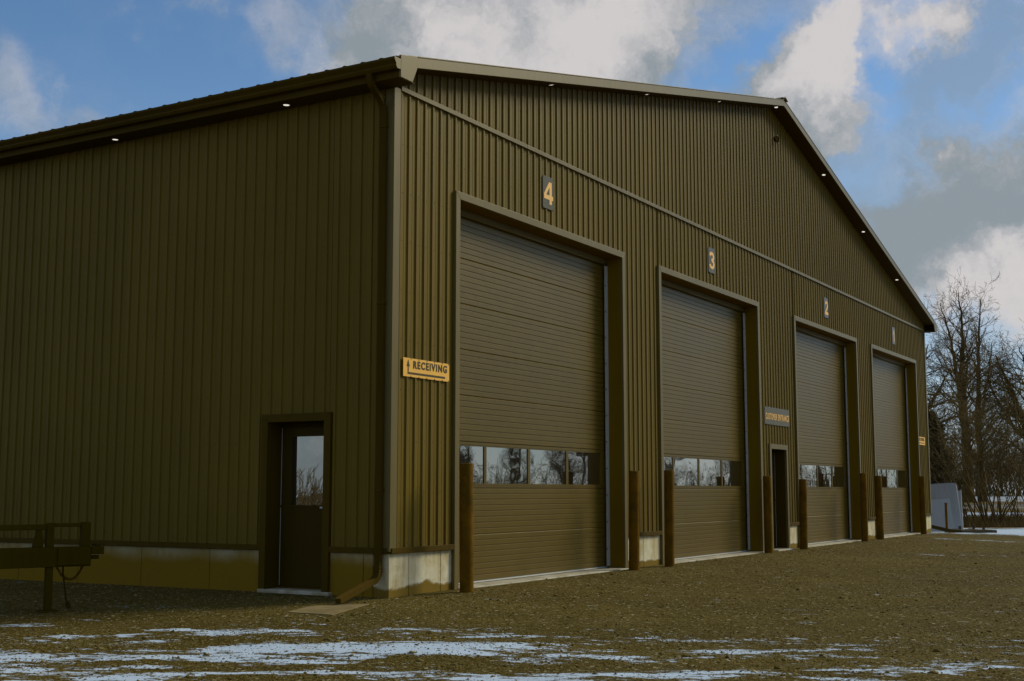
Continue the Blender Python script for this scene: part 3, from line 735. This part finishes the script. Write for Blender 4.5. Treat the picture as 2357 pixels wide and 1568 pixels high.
NUM = {
 '4': [[(.60, 0), (.85, 0), (.85, .20), (1.0, .20), (1.0, .40), (.85, .40), (.85, 1.0), (.56, 1.0), (.0, .42), (.0, .20), (.60, .20)], [(.24, .40), (.60, .40), (.60, .77)]],
 '1': [[(.40, 0), (.72, 0), (.72, 1.0), (.47, 1.0)]+arc(.16, 1.0, .30, .24, -5, -80, 6)+[(.14, .58), (.40, .66)]],
 '2': [[(.0, 0), (1.0, 0), (1.0, .20), (.42, .20)]+[(.62, .34), (.82, .46)]+arc(.55, .70, .42, .30, -25, 172, 18)+[(.38, .69)]+arc(.56, .71, .17, .11, 175, -20, 10)+[(.60, .55), (.30, .34), (.08, .17)]],
 '3': [arc(.48, .285, .50, .285, 195, 410, 18)+arc(.48, .735, .45, .265, -40, 168, 16)+[(.33, .72)]+arc(.50, .715, .18, .105, 165, -60, 9)+[(.40, .60), (.40, .435)]+arc(.50, .285, .21, .125, 80, -185, 12)],
}
NPOS = {'4': 3.785, '3': 10.12, '2': 17.34, '1': 23.65}
for ch, xc in NPOS.items():
    r_ = plate('number_sign', xc-.165, xc+.165, 5.285, 5.765, 'sign_plate', 'dark number plate with a tan numeral %s above its bay door' % dict(zip('1234', ('one', 'two', 'three', 'four')))[ch], 'sign', 'number plates above the bay doors')
    me_ = poly_numeral(NUM[ch], 'numeral'); w = .27 if ch != '1' else .22
    me_.transform(Matrix.Translation((-w/2, 0, -.165)) @ Matrix.Diagonal((w, 1, .33, 1)))
    link('numeral', me_, 'numeral', r_, (0, -.0082, 0))
r_ = plate('receiving_sign', .21, 1.20, 2.565, 2.79, 'sign_yellow', 'yellow receiving sign with an arrow bent upward beside the bare corner', 'sign', None, (-.34, -.17, .0, .17, .34, .485))
link('lettering', textmesh('RECEIVING', .73, .095, .038, 'lettering'), 'letter_dark', r_, (.075, -.0065, .040))
ar = MB().prism([(-.405, -.055), (-.385, -.055), (-.385, .012), (-.362, .012), (-.395, .098), (-.428, .012), (-.405, .012)], -.0085, -.0065)
ar.prism([(-.405, -.080), (.40, -.080), (.40, -.0555), (-.405, -.0555)], -.0085, -.0065); ar.obj('arrow', 'letter_dark', r_)
r_ = plate('receiving_sign', 26.03, 26.95, 2.565, 2.80, 'sign_yellow', 'yellow receiving sign with a straight arrow beside bay door 1', 'sign')
link('lettering', textmesh('RECEIVING', .72, .095, .038, 'lettering'), 'letter_dark', r_, (0, -.0065, .045))
ar = MB().prism([(-.36, -.06), (-.26, -.092), (-.26, -.072), (.37, -.072), (.37, -.048), (-.26, -.048), (-.26, -.028)], -.0085, -.0065); ar.obj('arrow', 'letter_dark', r_)
r_ = plate('entrance_sign', 12.86, 14.42, 2.57, 2.93, 'sign_plate', 'grey customer entrance sign with tan letters above the plain door', 'sign')
link('lettering', textmesh('CUSTOMER ENTRANCE', 1.46, .135, .031, 'lettering'), 'numeral', r_, (0, -.0065, -.01)) 

# ------------------------------------------------------------------ bollards
BO = [(1.03, -.41, 1.54, .085, 'in front of bay door four, below the bent arrow sign'), (6.0, -.29, 1.515, .083, 'before the wide concrete pier between doors four and three'), (7.17, -.37, 1.545, .082, 'standing before the panes of bay door three'), (12.39, -.21, 1.50, .084, 'beside the jamb of the plain customer door'),
      (14.29, -.31, 1.455, .084, 'standing before the panes of bay door two'), (19.21, -.25, 1.64, .084, 'before the concrete pier between doors two and one'), (20.58, -.27, 1.59, .092, 'pitted near its foot before the panes of door one'), (25.32, -.26, 1.63, .085, 'at the far corner below the straight arrow sign')]
for i, (x, y, h, r0, where) in enumerate(BO):
    z0 = gz1(x, y); rb = random.Random(i)
    mb = MB(); n = 28; zs = [-.25, .0, .3, .6, .9, 1.2, h-.012, h-.003, h, h]; rr = [r0]*6+[r0, r0-.003, r0-.012, .001]
    mb.tube([(0, 0, z) for z in zs], rr, n)
    o = mb.obj('bollard', 'rusty_steel', None, (x, y, 0), True)
    o.rotation_euler = (rb.uniform(-.008, .008), rb.uniform(-.012, .012), rb.uniform(0, 6))
    tag(o, 'rusty steel pipe bollard '+where, 'bollard', 'bollards along the front')
    ms_ = o.data; 
# splash board
bx0 = [(-1.56, .17), (-1.45, -.34), (-.62, -.20), (-.95, .36)]
mb = MB(); vs = [(x, y, gz1(x, y)-.02) for x, y in bx0]+[(x, y, gz1(x, y)+.010) for x, y in bx0]
mb.add(vs, [(3,2,1,0),(4,5,6,7),(0,1,5,4),(1,2,6,5),(2,3,7,6),(3,0,4,7)])
o = bevel(mb.obj('splash_board', 'tan_board'), .004); tag(o, 'flat tan slab on the gravel below the downspout outlet', 'slab')

# ------------------------------------------------------------------ trailer
dvx, dvy = -.91, .41; tl = math.hypot(dvx, dvy); dvx /= tl; dvy /= tl
tz = gz1(-2.15-.57*.91, 2.34+.57*.41)
T = empty('flatbed_trailer', (-2.15, 2.34, 0), math.atan2(dvy, dvx)); tag(T, 'black flatbed trailer with drop leg and hanging chain by the side wall', 'trailer')
def tp(name, mb_, bw=.006): return bevel(mb_.obj(name, 'trailer_black', T), bw)
tp('tongue_beam', MB().box(.14, 1.95, -.05, .05, .385, .60))
tp('tongue_plate', MB().box(.15, .50, -.065, -.051, .40, .59)); tp('tongue_plate', MB().box(.15, .50, .051, .065, .40, .59))
cp = MB().box(.0, .139, -.05, .05, .512, .602); cp.tube([(.06, 0, .602), (.06, 0, .632)], .03, 10); cp.tube([(.10, -.02, .602), (.10, -.02, .625)], .014, 8); tp('coupler', cp)
tp('coupler_pin', MB().tube([(.045, 0, .48), (.17, 0, .48)], .022, 10), .002)
lg = MB().box(.535, .61, -.037, .037, .42, .383+.003); lg = MB().box(.535, .61, -.036, .036, tz+.02, .384); tp('jack_leg', lg)
tp('jack_foot', MB().box(.48, .66, -.09, .09, tz-.004, tz+.019))
tp('upright', MB().box(.54, .62, -.04, .04, .601, .86)); tp('upright', MB().box(.15, .25, -.04, .04, .601, .865))
tp('top_rail', MB().box(.251, .539, -.03, .03, .815, .855)); tp('top_rail', MB().box(.621, 2.0, -.03, .03, .785, .845)); tp('gusset', MB().prism([(.645, .601), (.76, .601), (.72, .784), (.665, .784)], -.025, .025))
# chain links
ch = [(.52, .56), (.50, .46), (.47, .38), (.42, .30), (.37, .255), (.32, .24), (.27, .255), (.225, .31), (.19, .38), (.17, .44)]
mb = MB(); pts = [Vector((x, -.085, z)) for x, z in ch]
dense = []
for i in range(len(pts)-1):
    for k in range(4): dense.append(pts[i].lerp(pts[i+1], k/4))
dense.append(pts[-1])
for i in range(0, len(dense)-1):
    a_, b_ = dense[i], dense[min(i+1, len(dense)-1)]; c_ = (a_+b_)/2; d_ = (b_-a_).normalized(); sd_ = Vector((0, 1, 0)) if i % 2 else d_.cross(Vector((0, 1, 0))).normalized()
    lp = [c_+d_*(.020*math.cos(t))+sd_*(.013*math.sin(t)) for t in np.linspace(0, 2*math.pi, 9)]
    mb.tube(lp, .005, 5, False)
c_ = mb.obj('chain', 'rusty_steel', T)
mb = MB().tube([(.41, -.07, .42), (.40, -.075, .30), (.375, -.08, .16), (.355, -.08, .02), (.34, -.08, -.02)], .010, 6); mb.tube([(.345, -.08, .0), (.32, -.08, tz+.025)], .024, 8); mb.obj('brake_cable', 'trailer_black', T)
# bed with wheels, out past the frame
tp('bed', MB().box(1.95, 5.2, -.85, .85, .62, .72)); tp('bed_rail', MB().box(1.951, 2.05, -.85, .85, .721, .86))
for s_ in (-1, 1):
    w_ = MB().tube([(3.8, s_*.78, .22), (3.8, s_*.80, .22), (3.8, s_*.96, .22), (3.8, s_*.98, .22)], [.26, .31, .31, .26], 20).obj('wheel', 'trailer_black', T); w_.location.z = tz+.31-.22
    MB().tube([(3.8, s_*.981, .22), (3.8, s_*.99, .22)], .15, 14).obj('rim', 'galvanised', w_)
tp('axle', MB().box(3.74, 3.86, -.78, .78, .16, .28)); tp('spring', MB().box(3.5, 4.1, -.5, -.42, .281, .619)); tp('spring', MB().box(3.5, 4.1, .42, .5, .281, .619))

# ------------------------------------------------------------------ sheets and scraps past the far corner
def at(px, t): return ts(t, (px-1178.5)/2932*t)
def sheet_obj(name, corners, th, mat, label, cat='panel', group=None):
    """corners bottom-left, bottom-right, top-right, top-left in world; thickness backwards"""
    c_ = [Vector(q) for q in corners]; o0 = (c_[0]+c_[1])/2; n_ = (c_[1]-c_[0]).cross(c_[3]-c_[0]).normalized()*th
    mb_ = MB(); vs = [q-o0 for q in c_]+[q-o0-n_ for q in c_]
    k = len(c_)
    mb_.add(vs, [tuple(range(k)), tuple(range(2*k-1, k-1, -1))]+[(i, i+k, (i+1) % k+k, (i+1) % k) for i in range(k)])
    o = bevel(mb_.obj(name, mat, None, tuple(o0)), .003); tag(o, label, cat, group); return o
def q3(px, py, t, back=0): 
    x, y = at(px, t); x += HX*back; y += HY*back
    return (x, y, 1.2+(1131-py)/2932*t)
def base(px, t, back=0):
    x, y = at(px, t); x += HX*back; y += HY*back
    return (x, y, gz1(x, y)-.002)
C7 = lambda x: (2900+x/2.2404)/1.6292
C7y = lambda y: (1500+y/2.2404)/1.6292
b0, b1 = base(C7(1100), 43.4), base(C7(1577), 42.9)
sheet_obj('wall_sheet', [b0, b1, q3(C7(1546), C7y(725), 43.3), q3(C7(1535), C7y(700), 43.3), q3(C7(1505), C7y(695), 43.3), q3(C7(1100), C7y(722), 43.7)], .05, 'grey_sheet', 'large grey sheet with a chipped corner leaning upright past the building', 'panel')
b0, b1 = base(C7(1180), 42.3), base(C7(1514), 42.0)
sheet_obj('board', [b0, b1, q3(C7(1474), C7y(827), 42.75), q3(C7(1180), C7y(852), 42.95)], .03, 'pale_sheet', 'smaller pale board propped against the large grey sheet', 'panel')
b0, b1 = base(C7(1500), 44.2), base(C7(1582), 44.0)
sheet_obj('strip_panel', [b0, b1, q3(C7(1576), C7y(762), 44.2), q3(C7(1500), C7y(762), 44.4)], .05, 'grey_sheet', 'narrow grey sheet standing behind the large grey sheet', 'panel')
x, y = at(C7(1446), 41.6); z = gz1(x, y)
mb = MB(); hh = .93; mb.box(-.035, .035, -.035, .035, -.1, hh); mb.box(-.045, .045, -.045, .045, hh+.0005, hh+.02); mb.box(-.10, .10, -.06, .06, -.02, .015)
o = mb.obj('steel_post', 'rusty_steel', None, (x, y, z)); tag(o, 'short dark steel post standing before the pale board', 'post')
x, y = at(C7(1522), 43.2+.3)
# pallet scraps
x, y = at(C7(1655), 41.2); z = gz1(x, y)
P_ = empty('broken_pallet', (x, y, z), YAW-R(90)+.25); tag(P_, 'low pile of broken dark pallet timber lying on the snow', 'pallet')
rp = random.Random(5)
for j in range(3): MB().box(-.62, .62, -.4+j*.38-.03, -.4+j*.38+.03, -.01, .075).obj('bearer', 'old_wood', P_)
for j in range(9):
    xx = -.58+j*.14; o = MB().bar((xx, -.46, .088), (xx+rp.uniform(-.06, .06), .42+rp.uniform(-.2, .1), .088+rp.uniform(0, .03)), .085, .02).obj('plank', 'old_wood', P_)
for xx, hh in ((-.45, .22), (.05, .26), (.42, .21)): MB().box(xx-.03, xx+.03, -.05, .01, .098, hh).obj('stub', 'old_wood', P_)
x, y = at(C7(1520), 43.05); 

# ------------------------------------------------------------------ trees
def tubes_np(segs, sides):
    """segs: list of (ax,ay,az,bx,by,bz,ra,rb)"""
    A = np.array(segs); n = len(A); a_ = A[:, 0:3]; b_ = A[:, 3:6]; d = b_-a_; L = np.linalg.norm(d, axis=1, keepdims=True)+1e-9; d = d/L
    ref = np.where(np.abs(d[:, 2:3]) < .9, np.array([[0, 0, 1.]]), np.array([[1., 0, 0]])); u = np.cross(d, ref); u /= np.linalg.norm(u, axis=1, keepdims=True); w = np.cross(u, d)
    an = np.arange(sides)*2*math.pi/sides; c_, s_ = np.cos(an), np.sin(an)
    off = u[:, None]*c_[None, :, None]+w[:, None]*s_[None, :, None]
    b_ = b_+d*A[:, 7:8]*.6
    V0 = a_[:, None]+off*A[:, 6][:, None, None]; V1 = b_[:, None]+off*A[:, 7][:, None, None]
    Vv = np.concatenate([V0, V1], 1).reshape(-1, 3)
    k = np.arange(sides); f = np.stack([k, (k+1) % sides, (k+1) % sides+sides, k+sides], -1)
    Ff = (f[None]+(np.arange(n)*2*sides)[:, None, None]).reshape(-1, 4)
    return Vv, Ff
class Tree:
    def __init__(s, seed): s.rd = random.Random(seed); s.trunk = []; s.twig = []
    def seg(s, a_, b_, ra, rb, big): (s.trunk if big else s.twig).append((*a_, *b_, ra, rb))
    def grow(s, p_, d, L, r0, lev, P):
        rd = s.rd; sl_ = P['seg'][lev]; n = max(2, int(L/sl_)); st = L/n; p_ = Vector(p_); d = Vector(d).normalized()
        up = P['up'][lev]; wob = P['wob'][lev]; nodes = []
        for i in range(n):
            d = (d+Vector((rd.gauss(0, wob), rd.gauss(0, wob), rd.gauss(0, wob)+up))).normalized()
            q = p_+d*st; f0 = i/n; f1 = (i+1)/n
            ra = max(P['rmin'], r0*(1-f0*.8)); rb = max(P['rmin']*.8, r0*(1-f1*.8))
            s.seg(p_, q, ra, rb, False); nodes.append((q, d, f1, rb)); p_ = q
        if lev < len(P['seg'])-1:
            nch = max(1, int(L*P['dens'][lev]*rd.uniform(.8, 1.2)))
            for k in range(nch):
                f = rd.uniform(P['f0'][lev], 1.0); i = min(n-1, int(f*n)); q, dd, ff, rb = nodes[i]
                ax = dd.orthogonal().normalized(); ax.rotate(Matrix.Rotation(rd.uniform(0, 6.283), 3, dd))
                an = R(rd.uniform(*P['ang'][lev])); nd = dd*math.cos(an)+ax*math.sin(an)
                cl = L*rd.uniform(*P['len'][lev])*(1.15-.65*f)
                s.grow(q, nd, max(cl, P['lmin'][lev]), rb*rd.uniform(.5, .75), lev+1, P)
    def leader(s, pts, r0, r1, P, nb, f0, Lb, el, side=0):
        pts = [Vector(q) for q in pts]; fine = []
        for i in range(len(pts)-1):
            for k in range(6): fine.append(pts[i].lerp(pts[i+1], k/6))
        fine.append(pts[-1]); n = len(fine)-1
        fine = [q+Vector((s.rd.gauss(0, .04), s.rd.gauss(0, .04), 0)) if 0 < i < n else q for i, q in enumerate(fine)]
        for i in range(n):
            ra = r0+(r1-r0)*(i/n)**.8; rb = r0+(r1-r0)*((i+1)/n)**.8; s.seg(fine[i], fine[i+1], ra, rb, True)
        for k in range(nb):
            f = f0+(1-f0)*(k+s.rd.random())/nb; i = min(n-1, int(f*n)); q = fine[i].lerp(fine[i+1], s.rd.random())
            az = s.rd.uniform(0, 6.283); e = R(s.rd.uniform(*el))
            d = Vector((math.cos(az)*math.cos(e)+side, math.sin(az)*math.cos(e), math.sin(e)))
            L = Lb*(1.05-.72*(f-f0)/(1-f0))*s.rd.uniform(.65, 1.15); rr = (r0+(r1-r0)*f**.8)
            s.grow(q, d, L, min(rr*.55, .022*L+.01), 0, P)
    def build(s, name, loc, rz, label, cat, group, copies=(), sides=(8, 3)):
        V1, F1 = tubes_np(s.trunk, sides[0]); m1 = npmesh('trunk', V1, F1, 'bark'); m1.polygons.foreach_set('use_smooth', [True]*len(m1.polygons))
        V2, F2 = tubes_np(s.twig, sides[1]); m2 = npmesh('crown', V2, F2, 'twig_bark')
        for j, (lc, rot, sc, lab, grp) in enumerate([(loc, rz, 1, label, group)]+list(copies)):
            e = empty(name, lc, rot); e.scale = (sc, sc, sc); tag(e, lab, cat, grp); link('trunk', m1, None, e); link('crown', m2, None, e)
PT = dict(seg=[.55, .38, .28, .22], up=[.045, .04, .03, .02], wob=[.045, .055, .06, .06], dens=[2.4, 3.6, 4.4], f0=[.15, .12, .1], ang=[(25, 55), (25, 58), (22, 60)], len=[(.35, .6), (.35, .6), (.4, .7)], lmin=[.7, .45, .3], rmin=.0100)
PD = dict(PT); PD['up'] = [-.012, -.02, -.03, -.03]; PD['wob'] = [.07, .08, .09, .09]
rzT = YAW-R(90)
def tree_at(px, t): 
    x, y = at(px, t); return (x, y, gz1(x, y)-.05)
def rel(px0, t):       # local coordinates (lateral, depth, height) of a picture point for a tree rooted at px0
    x0, y0, z0 = tree_at(px0, t)
    return lambda px, py, dp=0: ((px-px0)/2932*t, dp, 1.2+(1131-py)/2932*t-z0)
t0 = 100; r_ = rel(2228, t0); A = Tree(21)
A.leader([(0, 0, 0), r_(2230, 1080), r_(2226, 950), r_(2228, 850, .2), r_(2231, 760), r_(2226, 668)], .56, .03, PT, 54, .20, 4.3, (18, 58))
A.leader([r_(2227, 1000), r_(2212, 900, -.5), r_(2203, 830, -.7), r_(2190, 760, -.9), r_(2172, 698, -1)], .28, .025, PT, 30, .10, 3.4, (20, 62))
A.leader([r_(2229, 930), r_(2243, 880, .8), r_(2250, 820, .9), r_(2246, 760, 1)], .16, .025, PT, 18, .15, 2.6, (20, 62))
tall = A
refl = [((160, -78, -.15), 1.0, .55, 'bare tall tree across the yard, seen mirrored in the bay door panes', 'trees across the yard'), ((175, -60, -.15), 2.6, .5, 'bare tall tree across the yard, seen mirrored in the bay door panes', 'trees across the yard')]
rq = random.Random(4)
refl = []
for az, q in ((-33, 150), (-30.5, 135), (-27.5, 190), (-26, 150), (-23.5, 205), (-21, 170), (-18.5, 150), (-17, 215), (-14.8, 180), (-12.5, 160)):
    refl.append(((CX+q*math.cos(R(az)), 9.36+q*math.sin(R(az)), -.15), rq.uniform(0, 6), rq.uniform(.55, 1.0)*q/170, 'bare tall tree across the yard, seen mirrored in the bay door panes', 'trees across the yard'))
A.build('bare_tree', tree_at(2228, t0), rzT, 'tallest bare tree with a straight thick trunk beyond the snowy strip', 'tree', None, refl)
r_ = rel(2262, 104); A = Tree(33)
A.leader([(0, 0, 0), r_(2262, 1080), r_(2258, 960), r_(2264, 860), r_(2268, 770), r_(2277, 684)], .44, .03, PT, 48, .20, 4.1, (18, 58))
A.leader([r_(2260, 1000), r_(2285, 900, .6), r_(2300, 830, .7), r_(2310, 780, 1)], .18, .025, PT, 24, .10, 3.2, (10, 55))
A.build('bare_tree', tree_at(2262, 104), rzT, 'bare tree with a slender upright trunk close beside the tallest tree', 'tree', None, [((165, -68, -.15), 4.0, .45, 'bare slender tree across the yard, seen mirrored in the bay door panes', 'slender trees across the yard'), ((-150, 132, -.15), .5, .35, 'bare slender tree off the side wall, seen mirrored in the side door pane', 'trees beside the yard')])
r_ = rel(2385, 92); A = Tree(47)
A.leader([(0, 0, 0), r_(2384, 1080), r_(2372, 1000), r_(2352, 920, .3), r_(2330, 860, .5), r_(2312, 815, .5)], .42, .04, PD, 34, .22, 4.2, (0, 50))
A.leader([r_(2380, 1060), r_(2385, 950, -.5), r_(2372, 860, -.6), r_(2352, 800, -.8)], .30, .03, PT, 40, .15, 4.2, (5, 60))
A.leader([r_(2376, 1020), r_(2345, 985, .4), r_(2310, 905, .8), r_(2292, 860, .9)], .20, .03, PD, 26, .12, 3.4, (0, 55))
A.build('bare_tree', tree_at(2385, 92), rzT, 'spreading bare tree with thick limbs leaning towards the tallest tree', 'tree', None, [((120, -62, -.15), 2.0, .60, 'bare spreading tree across the yard, seen mirrored in the bay door panes', 'spreading trees across the yard'), ((150, -72, -.15), 5.0, .5, 'bare spreading tree across the yard, seen mirrored in the bay door panes', 'spreading trees across the yard')])
r_ = rel(2120, 88); A = Tree(52)
A.leader([(0, 0, 0), r_(2121, 1060), r_(2125, 950), r_(2133, 860), r_(2150, 790)], .34, .03, PD, 46, .25, 4.4, (0, 50), .25)
A.leader([r_(2122, 1020), r_(2150, 940, .5), r_(2185, 880, .6), r_(2205, 850, .8)], .18, .025, PD, 26, .15, 3.2, (0, 60))
A.build('bare_tree', tree_at(2120, 88), rzT, 'bare tree with arching branches reaching out from behind the building corner', 'tree', None)
r_ = rel(2128, 70); A = Tree(61)
PS = dict(PT); PS['dens'] = [1.3, 1.6, 1.0]; PS['rmin'] = .012
A.leader([(0, 0, 0), r_(2128, 950), r_(2130, 820), r_(2133, 740)], .16, .03, PS, 4, .80, 1.6, (55, 80))
A.grow(r_(2131, 765), (-.02, 0, 1), 1.9, .03, 2, PS); A.grow(r_(2131, 765), (.45, 0, 1), 2.0, .03, 2, PS)
A.build('sapling', tree_at(2128, 70), rzT, 'thin bare sapling whose top shows over the roof edge', 'tree', None)
# thicket shrubs in front of the trees
PB = dict(seg=[.35, .3, .25], up=[.03, .02, .01], wob=[.055, .07, .08], dens=[4.4, 4.6], f0=[.2, .15], ang=[(18, 50), (20, 60)], len=[(.3, .55), (.35, .6)], lmin=[.5, .3], rmin=.0075)
def shrub(px, t, seed, ns, H, lean, label, spread=.55):
    A = Tree(seed); rd = A.rd
    for k in range(ns):
        az = rd.uniform(0, 6.283); e = rd.uniform(.12, spread); d = Vector((math.cos(az)*e+lean, math.sin(az)*e, 1)); h = H*rd.uniform(.6, 1.1); rr = rd.uniform(.016, .040)
        b_ = Vector((rd.gauss(0, .22), rd.gauss(0, .22), -.1)); mid = b_+d*(h*.3)+Vector((rd.gauss(0, .08), 0, 0))
        A.seg(b_, mid, rr, rr*.8, True); A.grow(mid, d+Vector((rd.gauss(0, .15), rd.gauss(0, .15), 0)), h*.75, rr*.8, 0, PB)
    A.build('thicket_shrub', tree_at(px, t), rzT, label, 'shrub', 'bare shrubs past the snow')
shrub(2262, 50.5, 71, 13, 4.6, -.05, 'vase-shaped bare shrub with many stems behind the snow strip')
shrub(2296, 52.5, 72, 12, 4.4, .12, 'bare shrub with thick dark stems beside the vase-shaped one', .7)
shrub(2225, 54, 73, 9, 3.6, -.15, 'small bare shrub with leaning stems near the grey sheets')
shrub(2350, 55, 74, 14, 3.2, .0, 'low bushy bare shrub at the end of the thicket', .9)
shrub(2400, 53, 75, 12, 4.2, -.1, 'tall bare shrub out past the low bushy one', .8)
# dark evergreen near the building corner
def evergreen(px, t, H, Wd, seed, label):
    rd = np.random.default_rng(seed); n = 9000
    z = rd.random(n)**.8; rad = Wd*(1-z)**.55*(.35+.65*np.sqrt(rd.random(n)))*(1+.25*np.sin(z*23+rd.random(n)*2)); an = rd.uniform(0, 6.283, n)
    c_ = np.stack([rad*np.cos(an), rad*np.sin(an), .15+z*H], -1); tri = rd.normal(0, .085, (n, 3, 3)); Vv = (c_[:, None]+tri).reshape(-1, 3); Ff = np.arange(3*n).reshape(-1, 3)
    e = empty('evergreen_shrub', tree_at(px, t), rzT); tag(e, label, 'shrub'); link('crown', npmesh('crown', Vv, Ff, 'needles'), None, e)
    MB().tube([(0, 0, -.2), (0, 0, H*.5), (0, 0, H*.85)], [.14, .09, .02], 8).obj('trunk', 'bark', e)
evergreen(2150, 66, 5.2, 1.35, 5, 'dark dense evergreen shrub between the building corner and the bare trees')
# dead grass on the bank
rd = np.random.default_rng(3); n = 26000
t = rd.uniform(48.6, 64, n); s = rd.uniform(.29, .46, n)*t; x = CX+HX*t+RX*s; y = CY+HY*t+RY*s
h = rd.uniform(.08, .34, n)*(1+.6*np.sin(x*.7)*np.sin(y*.9)); ln = rd.normal(0, .10, (n, 2)); an = rd.uniform(0, 6.283, n); wd = .012
b0 = np.stack([x-np.cos(an)*wd, y-np.sin(an)*wd, gz(x, y)-.02], -1); b1 = np.stack([x+np.cos(an)*wd, y+np.sin(an)*wd, gz(x, y)-.02], -1); tp_ = np.stack([x+ln[:, 0], y+ln[:, 1], gz(x, y)+h], -1)
o = bpy.data.objects.new('dry_grass', npmesh('dry_grass', np.stack([b0, b1, tp_], 1).reshape(-1, 3), np.arange(3*n).reshape(-1, 3), 'dry_grass_blades')); COL.objects.link(o); o['kind'] = 'stuff'; tag(o, 'dead brown grass on the bank below the thicket', 'grass')
# far brushwood along the field edge
rd = random.Random(9); A = Tree(90)
PF = dict(seg=[.8, .6], up=[.03, .02], wob=[.09, .13], dens=[1.6], f0=[.15], ang=[(20, 55)], len=[(.3, .55)], lmin=[.6], rmin=.022)
def brush(n, fn, zt):
    for k in range(n):
        x, y, hh = fn(); z = gz1(x, y); A.grow((x, y, z-.1), (rd.gauss(0, .25), rd.gauss(0, .25), 1), hh, .045, 0, PF)
def f1():
    t = rd.uniform(140, 156); x, y = ts(t, rd.uniform(.28, .55)*t); return x, y, rd.uniform(2.2, 6.5)
def f2():                       # mirrored field edge across the yard
    az = R(rd.uniform(-36, -8)); q = rd.uniform(125, 170); return CX+q*math.cos(az), 9.3+q*math.sin(az), rd.uniform(1.5, 4.2)
def f3():
    az = R(rd.uniform(128, 150)); q = rd.uniform(60, 75); return 12+q*math.cos(az), -8.8+q*math.sin(az), rd.uniform(1.0, 2.4)
brush(1200, f1, 0); brush(900, f2, 0); brush(600, f3, 0)
V2, F2 = tubes_np(A.twig, 3)
o = bpy.data.objects.new('brushwood', npmesh('brushwood', V2, F2, 'twig_bark')); COL.objects.link(o); o['kind'] = 'stuff'; tag(o, 'far bare brushwood along the edge of the field', 'brushwood')
